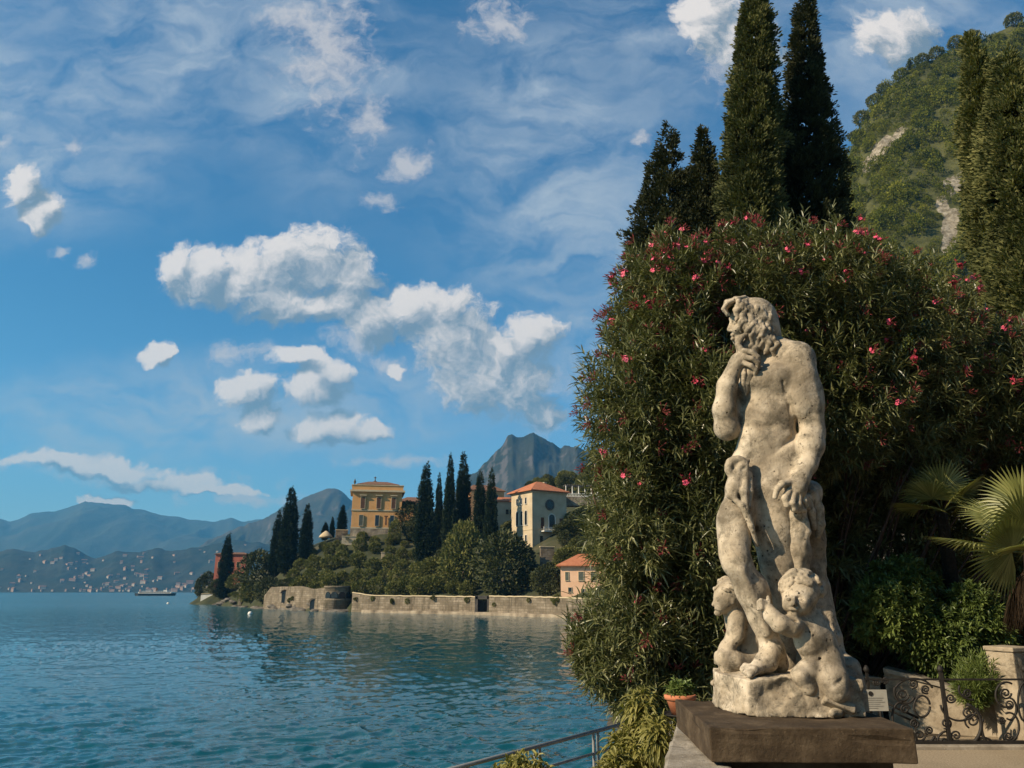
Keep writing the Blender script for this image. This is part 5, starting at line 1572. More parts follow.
def shrubs():
    # light green shrub over the sloping wall
    r = empty('green_shrub', (0, 0, 0), 'bright green small leaved shrub above the sloping wall behind the gate', 'shrub')
    lob = [px_lobe(*a) for a in [(900, 612, 44, 40, 9.85, .45), (940, 640, 44, 42, 9.75, .45), (968, 612, 32, 38, 9.9, .4), (905, 582, 38, 28, 10.0, .4), (966, 672, 26, 24, 9.75, .25), (985, 640, 24, 40, 9.8, .3)]]
    leafy(r, 'leaves', lob, 3600, 11, .085, .026, LEAF_PIT, 71, .5, .4, .07, (40, 80), 1.6, .4)
    b0 = P(935, 690, 10.3); branches(r, 'branches', [(b0.x, 10.3, GZ - .3), (b0.x + .3, 10.35, GZ - .3)], [(l[0], l[1], l[2]) for l in lob], .03, 3)
    r = empty('spiky_shrub', (0, 0, 0), 'small bright tufted green plant leaning over the low end of the sloping wall', 'shrub')
    lob = [px_lobe(*a) for a in [(974, 690, 18, 20, 9.15, .2), (982, 676, 12, 16, 9.25, .2)]]
    leafy(r, 'leaves', lob, 420, 10, .11, .010, LEAF_PIT, 72, .6, .7, .06, (20, 60))
    b0 = P(976, 708, 9.35); branches(r, 'branches', [(b0.x, 9.75, GZ - .2)], [(l[0], l[1], l[2]) for l in lob], .015, 3)
    # yellow green shrubs at the stair
    for (lobs, lab, seed) in (([(628, 752, 26, 26, 6.4, .28), (615, 766, 20, 22, 6.2, .25), (642, 735, 15, 16, 6.6, .2), (604, 774, 14, 14, 6.1, .2), (642, 712, 18, 22, 6.5, .2), (655, 738, 12, 24, 6.0, .12)], 'yellow green leafy shrub beside the parapet at the bottom of the photo', 73),
                              ([(520, 782, 24, 17, 6.3, .25), (500, 788, 14, 14, 6.2, .2), (545, 788, 14, 12, 6.3, .2)], 'small yellow green shrub in front of the stair railing at the bottom edge', 74)):
        r = empty('yellow_shrub', (0, 0, 0), lab, 'shrub')
        lob = [px_lobe(*a) for a in lobs]
        leafy(r, 'leaves', lob, 430 if seed == 73 else 260, 11, .105, .023, LEAF_YEL, seed, .6, .1, .08, (45, 95), 1.6, .4, droop=.40)
        x, y = lob[0][0], lob[0][1]
        branches(r, 'branches', [(x, y, 2.9), (x + .1, y + .1, 2.9)], [(l[0], l[1], l[2]) for l in lob], .02, 3)
shrubs()


# ---------------------------------------------------------------- fan palms
LEAF_PALM = mat_leaf('palm_blade', (0.085, 0.095, 0.024), (0.20, 0.205, 0.060), (0.36, 0.34, 0.125), 0.38, 0.22, 0.5)
LEAF_DEAD = mat_leaf('dead_palm_blade', (0.010, 0.007, 0.004), (0.022, 0.014, 0.008), (0.045, 0.030, 0.018), 0.85, 0.1, 0.1)  # dead blades darkened in colour for the shadow round the trunk
FIBRE = mat_noise('palm_fibre', (0.010, 0.007, 0.004), (0.030, 0.020, 0.012), 25, .95, 1.0, .02, 60)  # shadow on the trunk is put into this darkened fibre colour
def palm(name, base, crown, fronds, dead, rad, label, seed, sc=1.0):
    g = np.random.default_rng(seed); r = empty(name, (0, 0, 0), label, 'palm')
    mb = MB(); b, c = Vector(base), Vector(crown)
    mb.tube([b, b.lerp(c, .3) + Vector((-.02, 0, 0)), b.lerp(c, .65), c], [rad * 1.1, rad, rad * 1.1, rad * .8], 12)
    bm = mb.bm; bmesh.ops.subdivide_edges(bm, edges=bm.edges[:], cuts=3, use_grid_fill=True)
    co = np.array([v.co[:] for v in bm.verts]); nz = fbm(co * 22, 3, .6, 3)
    for v, k in zip(bm.verts, nz): v.co += v.normal * k * .035 if v.normal.length else Vector()
    mb.build('trunk', FIBRE, r)
    def frond(d, pet, L, dead_, side=None):
        side = side or None
        d = Vector(d).normalized(); hub = c + d * pet + Vector((0, 0, -.10 * pet))
        up = Vector((0, 0, 1)); s = d.cross(up).normalized() if side is None else Vector(side).normalized(); n = s.cross(d).normalized()
        m = MB(); m.tube([c, c.lerp(hub, .5) + n * .03, hub], [.014, .010, .008], 6)
        ns = 38; Vs = []; Fs = []; Ts = []
        for i in range(ns):
            a = R(-108 + 216 * i / (ns - 1)); u = (d * math.cos(a) + s * math.sin(a)); ll = L * (.74 + .26 * math.cos(a * .6)) * g.uniform(.92, 1.05)
            w = Vector(u).cross(n).normalized(); wd = .021 * L / .5
            dr = Vector((0, 0, -1)) * ll * (.10 if not dead_ else .5) * (.5 + abs(a))
            k = len(Vs); m1 = hub + u * ll * .45; m2 = hub + u * ll * .75 + dr * .35; tp = hub + u * ll + dr
            Vs += [hub[:], (m1 - w * wd + n * wd * .55)[:], m1[:], (m1 + w * wd + n * wd * .55)[:], (m2 - w * wd * .5 + n * wd * .3)[:], m2[:], (m2 + w * wd * .5 + n * wd * .3)[:], tp[:]]
            Fs += [(k, k + 1, k + 2), (k, k + 2, k + 3), (k + 1, k + 4, k + 5), (k + 1, k + 5, k + 2), (k + 2, k + 5, k + 6), (k + 2, k + 6, k + 3), (k + 4, k + 7, k + 5), (k + 5, k + 7, k + 6)]
            Ts += [float(np.clip(.5 + g.normal() * .2, 0, 1))] * 8
        o = link('frond', mesh_np('frond', Vs, Fs, False, {'tint': Ts}), LEAF_DEAD if dead_ else LEAF_PALM, r)
        m.build('leaf_stalk', FIBRE if dead_ else LEAF_PALM, o)
    for fr in fronds: frond(fr[0], fr[1] * sc, fr[2] * sc, False, fr[3] if len(fr) > 3 else None)
    for k in range(dead):
        a = g.random() * 6.28; frond((math.cos(a) * .6, math.sin(a) * .6, -1.0), .30 * sc * g.uniform(.7, 1.3), .42 * sc, True)
cr = P(1040, 552, 7.9)
palm('fan_palm', (cr.x + .15, 8.3, GZ - .1), cr[:], [((-1, -.25, .10), .34, .52, (.12, -.42, .90)), ((-.55, -.45, .75), .40, .50, (.75, -.35, .55)), ((-.1, -.7, .5), .4, .5, (.9, .1, .3)), ((-.9, .4, .25), .55, .5), ((.2, -.8, .5), .5, .5), ((.8, -.4, .4), .5, .5), ((.7, .5, .4), .5, .5),
      ((-.2, .7, .7), .5, .5), ((0, 0, 1), .45, .45), ((-.3, -.2, .9), .5, .5), ((.9, .1, .1), .5, .5), ((-.55, -.8, .12), .46, .46)], 26, .17, 'sunlit green fan palm with a shaggy dark trunk at the right edge', 81)
cr2 = P(942, 512, 10.1)
palm('fan_palm', (cr2.x + .2, 10.5, GZ - .1), cr2[:], [((-.6, -.5, .6), .3, .46), ((-.1, -.4, .9), .3, .48), ((.5, -.5, .6), .3, .44), ((-.9, -.2, .2), .3, .42), ((.8, -.2, .3), .3, .42), ((0, .5, .8), .3, .4)], 0, .08, 'small fan palm standing in the shade inside the bush', 82)


def flower_pot():
    c = P(681, 714, 6.02); z = 5.132
    r = empty('flower_pot', (c.x, 6.02, z), 'orange terracotta pot on a dark saucer on the far end of the parapet', 'flower pot'); r.scale = (.78, .78, .62)
    pot = mat_noise('terracotta', (.40, .13, .06), (.52, .20, .10), 7, .8, .2, .004)
    m = MB(); m.lathe((0, 0, .02), [(.085, 0), (.125, .15), (.132, .16), (.145, .165), (.148, .215), (.132, .22), (.125, .19)], 24); m.build('pot', pot, r)
    m = MB(); m.lathe((0, 0, 0), [(.13, 0), (.17, .02), (.172, .032), (.15, .032), (.145, .018)], 24); m.build('saucer', IRON, r)
    m = MB(); m.lathe((0, 0, .2), [(.12, 0), (.10, .015), (.02, .02)], 16); s = m.build('soil', TWIG, r)
    g = np.random.default_rng(4); lob = [(0, 0, .30, .14, .14, .12)]
    p, nr = lobed_points(lob, 60, g, .6); V, tri, tt = sprays(p, nr + np.array([0, 0, .5]), g, 8, .06, .022, .04, np.full(len(p), .6)); link('leaves', mesh_np('leaves', V, tri, False, {'tint': tt}), LEAF_PIT, r)
flower_pot()


# unseen trees added behind the viewpoint to block sky light from the terrace
for i, (x, y, sc) in enumerate([(7.5, -6.5, .8), (1.2, -8.5, .85), (13.5, -3.0, .85), (4.5, -12.0, 1.0)]):
    tree('leafy_tree', (x, y, GZ - .1), BIG[i % 3], LEAF_DARK, BT, 'unseen tree added behind the viewpoint to block sky light, %s' % ['right of the path', 'nearest the parapet', 'farthest to the right', 'tallest and farthest back'][i], 'tree', None, i * 2.0, sc)
# ================================================================== THE STATUE
STY = 5.02                     # distance of the statue's middle plane
UPX = 0.0063                   # about one photo pixel at the statue, in metres


class SDF:
    """a solid grown from rounded cones and ellipsoids, blended together on a grid, then skinned"""
    def __init__(self, lo, hi, h):
        self.lo = np.array(lo, float); self.h = h
        self.n = np.ceil((np.array(hi) - self.lo) / h).astype(int) + 1
        self.f = np.full(self.n, 0.25, np.float32)
        self.ax = [self.lo[i] + h * np.arange(self.n[i]) for i in range(3)]

    def _box(self, lo, hi):
        a = np.clip(np.floor((np.array(lo) - self.lo) / self.h).astype(int), 0, self.n)
        b = np.clip(np.ceil((np.array(hi) - self.lo) / self.h).astype(int) + 1, 0, self.n)
        return tuple(slice(i, j) for i, j in zip(a, b))

    def _grid(self, s):
        return np.meshgrid(self.ax[0][s[0]], self.ax[1][s[1]], self.ax[2][s[2]], indexing='ij')

    def _put(self, s, d, k, op):
        f = self.f[s]
        if op == 'add':
            hh = np.clip(0.5 + 0.5 * (f - d) / k, 0, 1)
            self.f[s] = f * (1 - hh) + d * hh - k * hh * (1 - hh)
        else:
            hh = np.clip(0.5 - 0.5 * (f + d) / k, 0, 1)
            self.f[s] = f * (1 - hh) - d * hh + k * hh * (1 - hh)

    def cone(self, a, b, ra, rb, k=0.02, op='add', flat=None):
        """round cone a->b; flat=(direction, factor) squashes the section along a direction"""
        a = np.array(a, float); b = np.array(b, float); m = max(ra, rb) * 1.5 + 3 * k + .02
        s = self._box(np.minimum(a, b) - m, np.maximum(a, b) + m)
        X, Y, Z = self._grid(s)
        if X.size == 0: return
        px, py, pz = X - a[0], Y - a[1], Z - a[2]; d = b - a; L2 = max(float(d @ d), 1e-9)
        t = np.clip((px * d[0] + py * d[1] + pz * d[2]) / L2, 0, 1)
        qx, qy, qz = px - t * d[0], py - t * d[1], pz - t * d[2]
        if flat is not None:
            u = np.array(flat[0], float); u /= np.linalg.norm(u)
            w = (qx * u[0] + qy * u[1] + qz * u[2]) * (flat[1] - 1)
            qx, qy, qz = qx + u[0] * w, qy + u[1] * w, qz + u[2] * w
        dd = np.sqrt(qx * qx + qy * qy + qz * qz) - (ra + (rb - ra) * t)
        self._put(s, dd.astype(np.float32), k, op)

    def chain(self, pts, rs, k=0.02, op='add', flat=None):
        for i in range(len(pts) - 1): self.cone(pts[i], pts[i + 1], rs[i], rs[i + 1], k, op, flat)

    def ell(self, c, r, k=0.02, op='add', rot=None):
        c = np.array(c, float); r = np.array(r, float); m = r.max() + 3 * k + .02
        s = self._box(c - m, c + m)
        X, Y, Z = self._grid(s)
        if X.size == 0: return
        p = np.stack([X - c[0], Y - c[1], Z - c[2]], -1)
        if rot is not None: p = p @ np.array(rot)          # world -> local by the transpose
        q = p / r
        k0 = np.linalg.norm(q, axis=-1); k1 = np.linalg.norm(q / r, axis=-1)
        dd = np.where(k1 > 1e-6, k0 * (k0 - 1) / np.maximum(k1, 1e-6), -r.min())
        self._put(s, dd.astype(np.float32), k, op)

    def rough(self, amp, freq, seed=0, octv=3):
        X, Y, Z = self._grid((slice(None),) * 3)
        near = np.abs(self.f) < .03
        p = np.stack([X[near], Y[near], Z[near]], -1)
        self.f[near] += (fbm(p * freq, octv, .55, seed) * amp).astype(np.float32)

    def mesh(self, name, smooth_it=1):
        """surface nets"""
        f = self.f; ins = f < 0
        c = np.zeros(np.array(f.shape) - 1, np.uint8)
        for i in (0, 1):
            for j in (0, 1):
                for k in (0, 1): c += ins[i:f.shape[0] - 1 + i, j:f.shape[1] - 1 + j, k:f.shape[2] - 1 + k]
        act = (c > 0) & (c < 8)
        ids = np.full(act.shape, -1, np.int64); w = np.argwhere(act); ids[act] = np.arange(len(w))
        acc = np.zeros((len(w), 3)); cnt = np.zeros(len(w))
        corners = [(i, j, k) for i in (0, 1) for j in (0, 1) for k in (0, 1)]
        val = {cc: f[w[:, 0] + cc[0], w[:, 1] + cc[1], w[:, 2] + cc[2]] for cc in corners}
        for cc in corners:
            for axis in range(3):
                if cc[axis] == 0:
                    c2 = list(cc); c2[axis] = 1; c2 = tuple(c2)
                    va, vb = val[cc], val[c2]; x = (va < 0) != (vb < 0)
                    t = np.where(x, va / np.where(va - vb == 0, 1, va - vb), 0)
                    pt = np.tile(np.array(cc, float), (len(w), 1)); pt[:, axis] += t
                    acc[x] += pt[x]; cnt[x] += 1
        V = self.lo + (w + acc / np.maximum(cnt, 1)[:, None]) * self.h
        faces = []
        for axis in range(3):
            b, cx = [a for a in range(3) if a != axis]
            sl0 = [slice(None)] * 3; sl1 = [slice(None)] * 3
            sl0[axis] = slice(0, f.shape[axis] - 1); sl1[axis] = slice(1, f.shape[axis])
            e = ins[tuple(sl0)] != ins[tuple(sl1)]
            e = np.argwhere(e); e = e[(e[:, b] > 0) & (e[:, cx] > 0) & (e[:, b] < f.shape[b] - 1) & (e[:, cx] < f.shape[cx] - 1)]
            inside0 = ins[e[:, 0], e[:, 1], e[:, 2]]
            def idn(db, dc):
                q = e.copy(); q[:, b] += db; q[:, cx] += dc; return ids[q[:, 0], q[:, 1], q[:, 2]]
            q = np.stack([idn(-1, -1), idn(0, -1), idn(0, 0), idn(-1, 0)], 1)
            flip = inside0 if axis != 1 else ~inside0
            q[~flip] = q[~flip][:, ::-1]
            faces.append(q)
        Fq = np.concatenate(faces); Fq = Fq[(Fq >= 0).all(1)]
        return mesh_np(name, V, Fq, True)


def mat_statue():
    m, nt, b = new_mat('weathered_marble', 0.85, 0.2)
    tc = nt.nodes.new('ShaderNodeTexCoord'); v = tc.outputs['Object']
    base = n_ramp(nt, n_noise(nt, 5.0, 6, 0.6, vec=v), [(0.30, (0.32, 0.255, 0.175)), (0.50, (0.49, 0.405, 0.295)), (0.72, (0.64, 0.545, 0.42))])
    # grey lichen blotches and dark streaks
    lich = n_ramp(nt, n_noise(nt, 11.0, 8, 0.72, vec=v, dist=.4), [(0.47, 0.0), (0.64, 1.0)])
    c = n_mix(nt, lich, base, (0.17, 0.145, 0.105))
    mp = nt.nodes.new('ShaderNodeMapping'); mp.inputs['Scale'].default_value = (14, 14, 2.2); nt.links.new(v, mp.inputs[0])
    grime = n_ramp(nt, n_noise(nt, 2.6, 6, 0.62, vec=v, dist=.5), [(0.47, 0.0), (0.66, .85)])
    c = n_mix(nt, grime, c, (0.14, 0.112, 0.076))
    strk = n_ramp(nt, n_noise(nt, 1.0, 6, 0.65, vec=mp.outputs[0]), [(0.56, 0.0), (0.76, 0.8)])
    c = n_mix(nt, strk, c, (0.12, 0.095, 0.062))
    spk = n_ramp(nt, n_noise(nt, 42.0, 5, 0.62, vec=v), [(0.60, 0.0), (0.70, 1.0)])
    c = n_mix(nt, spk, c, (0.085, 0.070, 0.050))
    # pits
    vo = nt.nodes.new('ShaderNodeTexVoronoi'); vo.inputs['Scale'].default_value = 26; nt.links.new(v, vo.inputs['Vector'])
    pm = n_noise(nt, 6.5, 2, .5, vec=v)
    pit = n_ramp(nt, vo.outputs['Distance'], [(0.10, 1.0), (0.20, 0.0)])
    pmask = n_ramp(nt, pm, [(0.57, 0.0), (0.63, 1.0)])
    pt = n_mix(nt, 1.0, pit, pmask, 'MULTIPLY')
    c = n_mix(nt, pt, c, (0.035, 0.028, 0.020))
    nt.links.new(c, b.inputs['Base Color'])
    h = n_noise(nt, 55.0, 8, 0.7, vec=v)
    mx = nt.nodes.new('ShaderNodeMath'); mx.operation = 'MULTIPLY_ADD'; nt.links.new(pt, mx.inputs[0]); mx.inputs[1].default_value = -1.2; nt.links.new(h, mx.inputs[2])
    n_bump(nt, b, mx.outputs[0], 0.75, 0.008)
    return m


def statue():
    MARBLE = mat_statue()
    U = UPX

    def J(px, py, d=0.0):
        """statue point at photo pixel, d pixels of depth away from the camera"""
        return np.array(P(px, py, STY + d * U)[:])
    zt = 5.324
    root_loc = Vector((J(787, 700)[0], STY, zt))
    root = empty('stone_statue', root_loc, 'weathered pale stone statue of bearded nude man with two children on the brown pedestal', 'statue')

    def finish(s, name, parent=root, **kw):
        me = s.mesh(name)
        n = len(me.vertices); co = np.empty(n * 3, np.float32); me.vertices.foreach_get('co', co)
        co = co.reshape(-1, 3) - np.array(root_loc[:], np.float32); me.vertices.foreach_set('co', co.ravel()); me.update()
        return link(name, me, MARBLE, parent)

    # ---------------------------------------------------------------- the man
    def bounds(x0, y0, x1, y1, d0, d1):
        c = [J(x, y, d) for x in (x0, x1) for y in (y0, y1) for d in (d0, d1)]
        return np.min(c, 0), np.max(c, 0)
    lo, hi = bounds(700, 282, 850, 700, -62, 70)
    S = SDF(lo, hi, 0.0049)
    r = lambda px: px * U
    # pelvis and trunk: chest turned to the left of the picture, so his left shoulder comes towards the camera
    cn = (-.5, -.87, 0)
    S.chain([J(770, 470, 2), J(768, 444, 0), J(768, 415, 2)], [r(27), r(25.5), r(27)], r(8), flat=(cn, 1.2))
    S.chain([J(768, 415, 2), J(773, 388, 3), J(776, 364, 6)], [r(27), r(29.5), r(25)], r(10), flat=(cn, 1.18))
    S.ell(J(757, 382, -9), (r(17), r(15), r(16)), r(10))                 # pectorals
    S.ell(J(779, 378, -19), (r(17), r(12), r(16)), r(9))
    S.ell(J(759, 425, -10), (r(16), r(11), r(26)), r(14))                # belly
    S.ell(J(754, 446, -11), (r(13), r(9), r(14)), r(12))
    S.ell(J(789, 447, -8), (r(10), r(15), r(14)), r(10))                 # flank over the hip
    S.ell(J(746, 450, 2), (r(8), r(15), r(12)), r(9))
    for k, (xa, ya, xb, yb) in enumerate([(785, 400, 794, 409), (780, 407, 791, 418), (775, 415, 787, 426)]):
        S.cone(J(xa, ya, -21 + k), J(xb, yb, -16 + k), r(4.2), r(3.4), r(5))
    S.cone(J(754, 396, -30), J(749, 436, -27), r(3.2), r(2.6), r(6), 'sub')      # middle line
    S.cone(J(752, 400, -27), J(782, 396, -30), r(1.7), r(3.0), r(7), 'sub')      # under the breast
    S.cone(J(742, 424, -22), J(772, 427, -25), r(1.2), r(1.2), r(5), 'sub')
    S.cone(J(797, 436, -21), J(758, 466, -26), r(1.5), r(1.8), r(8), 'sub')
    S.ell(J(750, 438, -27), (r(2.6), r(4), r(3.2)), r(2), 'sub')                 # navel
    S.ell(J(798, 392, -30), (r(5), r(9), r(8)), r(5), 'sub')                     # hollow of the armpit
    S.cone(J(760, 368, -27), J(792, 359, -31), r(1.4), r(1.6), r(5), 'sub')       # under the collar bone
    # neck, shoulders
    S.cone(J(770, 354, 6), J(757, 332, 2), r(17), r(15), r(10))
    S.cone(J(772, 353, 4), J(797, 358, -14), r(15), r(17), r(10))                # left shoulder
    S.cone(J(766, 358, 8), J(745, 370, 16), r(13), r(12), r(10))
    # his left arm (viewer's right): hangs down in front of the flank, wrist turned in
    S.chain([J(797, 362, -15), J(803, 380, -20)], [r(17), r(15.5)], r(8))
    S.chain([J(803, 378, -20), J(809, 406, -20), J(812.5, 432, -18)], [r(15.5), r(14.3), r(11.8)], r(1.6))
    S.ell(J(800, 398, -27), (r(10), r(9), r(21)), r(6))                          # biceps
    S.ell(J(815, 396, -14), (r(8), r(10), r(20)), r(8))
    S.chain([J(812.5, 432, -18), J(811.5, 446, -21), J(807, 464, -27), J(801, 479, -32)], [r(11.8), r(12), r(9.8), r(7.6)], r(4))
    S.ell(J(808, 444, -25), (r(9), r(8), r(16)), r(8))
    S.chain([J(785, 380, -36), J(793, 404, -35), J(798, 430, -33), J(799, 452, -36), J(795, 470, -40)], [r(1.6), r(2.2), r(2.6), r(2.4), r(1.4)], r(2.2), 'sub', flat=((0, 1, 0), .22))   # the gap between arm and side
    # his left hand
    S.chain([J(801, 478, -32), J(796, 487, -34)], [r(8.5), r(9.5)], r(4), flat=((0, 1, 0), 1.25))
    S.ell(J(795, 489, -33), (r(11), r(7), r(9)), r(4))
    hand = [([(790, 483, -37), (782, 484, -41), (777, 489, -42), (775, 497, -40)], 3.5),
            ([(789, 491, -38), (785, 498, -41), (787, 505, -40), (791, 507, -36)], 3.4),
            ([(794, 494, -38), (792, 503, -41), (794, 509, -39), (798, 511, -35)], 3.3),
            ([(799, 495, -36), (799, 504, -38), (801, 509, -36), (805, 511, -32)], 3.0),
            ([(803, 494, -33), (805, 501, -34), (807, 506, -32), (809, 508, -29)], 2.7)]
    for pts, w in hand: S.chain([J(*p) for p in pts], [r(w), r(w), r(w * .92), r(w * .7)], r(1.2))
    # his right arm: upper arm before the chest, forearm raised to the chin
    S.chain([J(746, 370, 16), J(737, 394, 10), J(731, 414, 2), J(727.5, 428, -4)], [r(12), r(12), r(11.5), r(10.5)], r(4))
    S.ell(J(727, 429, -5), (r(12), r(11), r(10.5)), r(5))                        # elbow
    S.chain([J(726, 429, -5), J(724, 410, -10), J(727, 386, -14), J(735, 366, -16)], [r(10.5), r(11), r(9.6), r(7.8)], r(5))
    S.ell(J(739, 361, -17), (r(9), r(7.5), r(9)), r(4))
    S.ell(J(746, 358, -18), (r(8.5), r(6.5), r(9.5)), r(3))                      # palm
    rh = [([(744, 351, -23), (752, 352, -27), (758, 357, -27), (759, 362, -24)], 2.7),       # folded fingers
          ([(744, 357, -24), (752, 358.5, -28), (758, 363, -27), (758, 368, -24)], 2.7),
          ([(744, 363, -23), (751, 365.5, -27), (756, 370, -26), (755, 374, -23)], 2.5),
          ([(743, 352, -21), (738, 345, -20), (742, 337, -20), (750, 332, -19)], 2.9),       # raised finger at the cheek
          ([(743, 355, -15), (746, 346, -14), (750, 340, -13), (753, 335, -13)], 2.6)]
    for pts, w in rh: S.chain([J(*p) for p in pts], [r(w), r(w), r(w * .95), r(w * .75)], r(.7))
    # head in profile, turned to the left
    S.ell(J(752, 318, 0), (r(21), r(17), r(20)), r(5))
    S.ell(J(741, 325, -2), (r(11), r(12), r(17)), r(5))
    S.ell(J(741, 339, -2), (r(9), r(10), r(9)), r(5))
    S.cone(J(731.5, 318.5, -2), J(735, 316, -2), r(3), r(5), r(3))               # brow
    S.cone(J(732.5, 321, -2), J(729.5, 329.5, -2), r(2.3), r(3.0), r(1.6))          # nose
    S.ell(J(731.5, 330.5, -4.5), (r(2.6), r(2.2), r(1.8)), r(1)); S.ell(J(731.5, 330.5, .5), (r(2.6), r(2.2), r(1.8)), r(1))
    for sd in (-1, 1):
        S.ell(J(734.5, 322.5, -2 + sd * 7.2), (r(3.6), r(4.6), r(3.0)), r(2), 'sub')   # eye socket
        S.ell(J(736, 323, -2 + sd * 6.3), (r(3.0), r(3.2), r(2.3)), r(.7))           # eye
        S.cone(J(732.5, 319.3, -2 + sd * 3), J(737, 319.8, -2 + sd * 10.5), r(1.9), r(1.7), r(1.6))
        S.ell(J(737, 330, -2 + sd * 8), (r(5), r(4.6), r(4.5)), r(3))                # cheek
    S.cone(J(732.5, 335, -5.5), J(732.5, 335, 1.5), r(2.2), r(2.2), r(1))            # lips
    S.cone(J(732.6, 338.8, -5), J(732.6, 338.8, 1), r(2.1), r(2.1), r(1))
    S.cone(J(731, 336.9, -6.5), J(731, 336.9, 2.5), r(.9), r(.9), r(.5), 'sub')
    S.ell(J(754, 325, -15.5), (r(4.2), r(2.6), r(6)), r(1.5))                        # ear
    # legs: his left leg carries him
    S.chain([J(776, 466, 2), J(774, 496, 0), J(775, 530, 0), J(778, 558, 0), J(781, 580, 4), J(785, 632, 12), J(788, 662, 12)], [r(27), r(26), r(22), r(17), r(15.5), r(13), r(11)], r(9))
    S.ell(J(768, 500, -6), (r(18), r(18), r(40)), r(12))
    S.ell(J(779, 566, -7), (r(13), r(11), r(13)), r(9))
    # his right leg: thigh drops, knee forward, shin slants back to the foot
    S.chain([J(752, 466, 4), J(744, 490, -2), J(736, 522, -14), J(734, 552, -26)], [r(22), r(17.5), r(16), r(14.5)], r(5))
    S.ell(J(733, 530, -16), (r(13.5), r(14), r(30)), r(9))
    S.ell(J(736, 562, -32), (r(12.6), r(12), r(13)), r(7))                             # knee
    S.chain([J(738, 564, -30), J(752, 592, -30), J(764, 622, -28), J(771, 646, -26)], [r(13.2), r(13.4), r(11.2), r(9.6)], r(6))
    S.ell(J(757, 598, -21), (r(12), r(14), r(25)), r(9))
    S.cone(J(742, 570, -47), J(767, 634, -40), r(3), r(2.5), r(8))                   # shin bone
    S.chain([J(773, 650, -24), J(778, 664, -18)], [r(11), r(10)], r(5))              # heel
    S.chain([J(772, 650, -27), J(766, 662, -36), J(756, 669, -46)], [r(10), r(9.5), r(7)], r(5), flat=((0, 0, 1), 1.1))
    for k, (ax, ay, ad, bx, by, bd, w) in enumerate([(759, 669, -50, 750, 675, -58, 3.9), (755, 668, -46, 746, 673, -54, 3.2), (752, 667, -41, 743.5, 671, -49, 3.0), (750, 666.5, -37, 742, 669.5, -43, 2.8), (749, 666, -33, 742, 668.5, -38, 2.6)]):
        S.chain([J(ax, ay, ad), J((ax + bx) / 2, (ay + by) / 2 - 1.6, (ad + bd) / 2), J(bx, by, bd)], [r(w), r(w), r(w * .8)], r(1.3))
    for sd, xx in ((-1, 0), (1, 0)): pass
    S.ell(J(771, 649, -36), (r(5), r(4), r(5)), r(3))
    S.rough(0.004, 9.0, 3, 4)
    man = finish(S, 'man_figure')

    # ---------------------------------------------------------------- hair and beard: locks
    lo, hi = bounds(712, 285, 800, 395, -50, 40)
    H = SDF(lo, hi, 0.0045)
    H.ell(J(754, 315, 1), (r(23), r(19), r(19)), r(4))
    H.ell(J(763, 327, 2), (r(17), r(18), r(20)), r(6))
    H.ell(J(768, 340, 6), (r(14), r(15), r(16)), r(7))
    H.ell(J(739, 324, -2), (r(9), r(22), r(12)), r(3), 'sub')
    H.ell(J(736, 334, -2), (r(12), r(22), r(9)), r(3), 'sub')
    rr = random.Random(4)
    locks = []
    for tier, (n_, ya, yb, xa, xb, yc, yd) in enumerate([(22, 298, 306, 741, 768, 312, 332), (20, 308, 326, 743, 772, 326, 344), (15, 318, 338, 752, 776, 336, 352)]):
        for k in range(n_):                   # tiers of wavy locks falling from the crown over the sides and the nape
            q = k / (n_ - 1.0)
            x0 = xa + (xb - xa) * q; y0 = ya + (yb - ya) * q ** 1.6
            x2 = x0 + rr.uniform(-5, 6) + 4 * q - 3; y2 = yc + (yd - yc) * q ** .8 + rr.uniform(-3, 4)
            for side in (-1, 1):
                d0 = side * (6 if tier == 0 else 15 - 3 * q); d1 = side * (17.5 + tier * .8 - 2.5 * q)
                sw = rr.uniform(-3.2, 3.2)
                locks.append(([(x0, y0, d0), (x0 * .66 + x2 * .34 + sw, y0 * .66 + y2 * .34, d1 + side * rr.uniform(0, 2)), (x0 * .33 + x2 * .67 - sw * .8, y0 * .33 + y2 * .67, d1 + side * rr.uniform(0, 2.2)), (x2 + sw * .6, y2, d1 - side * 1.5), (x2 + sw * .2 + rr.uniform(-3, 3), y2 + rr.uniform(3, 6), d1 - side * 2.5)], rr.uniform(1.7, 2.9)))
    for k in range(12):                       # forelocks over the brow
        d0 = -15 + k * 2.6
        locks.append(([(745, 298 + rr.uniform(-1, 1), d0 * .6), (736 + rr.uniform(-1, 1), 299 + rr.uniform(-1, 1), d0), (727 + rr.uniform(-1, 2), 304 + rr.uniform(-2, 2), d0), (724 + rr.uniform(-1, 2), 309 + rr.uniform(-2, 2), d0 + rr.uniform(-2, 2)), (728 + rr.uniform(-2, 2), 314 + rr.uniform(-2, 2), d0)], rr.uniform(1.9, 2.8)))
    for pts, w in locks:
        H.chain([J(*p) for p in pts], [r(w * .8)] + [r(w)] * (len(pts) - 2) + [r(w * .4)], r(.9))
    # beard: strands from cheek and chin down past the hand to the breast
    H.ell(J(742, 343, -3), (r(7), r(9.5), r(8)), r(4)); H.ell(J(749, 340, -6), (r(6), r(8), r(10)), r(4))
    for k in range(15):
        f_ = k / 14.0
        x0 = 736 + 16 * f_; y0 = 341 - 9 * f_
        side = -12 if k % 3 else 4
        x1 = x0 + 2 + rr.uniform(-1, 2); x2 = x0 + 2 + rr.uniform(-1, 4); yl = 352 + rr.uniform(0, 9) + 4 * f_
        H.chain([J(x0, y0, side + 3), J(x1, (y0 + yl) / 2, side - 4), J(x2, yl, side - 2)], [r(2.6), r(2.8), r(1.3)], r(1.1))
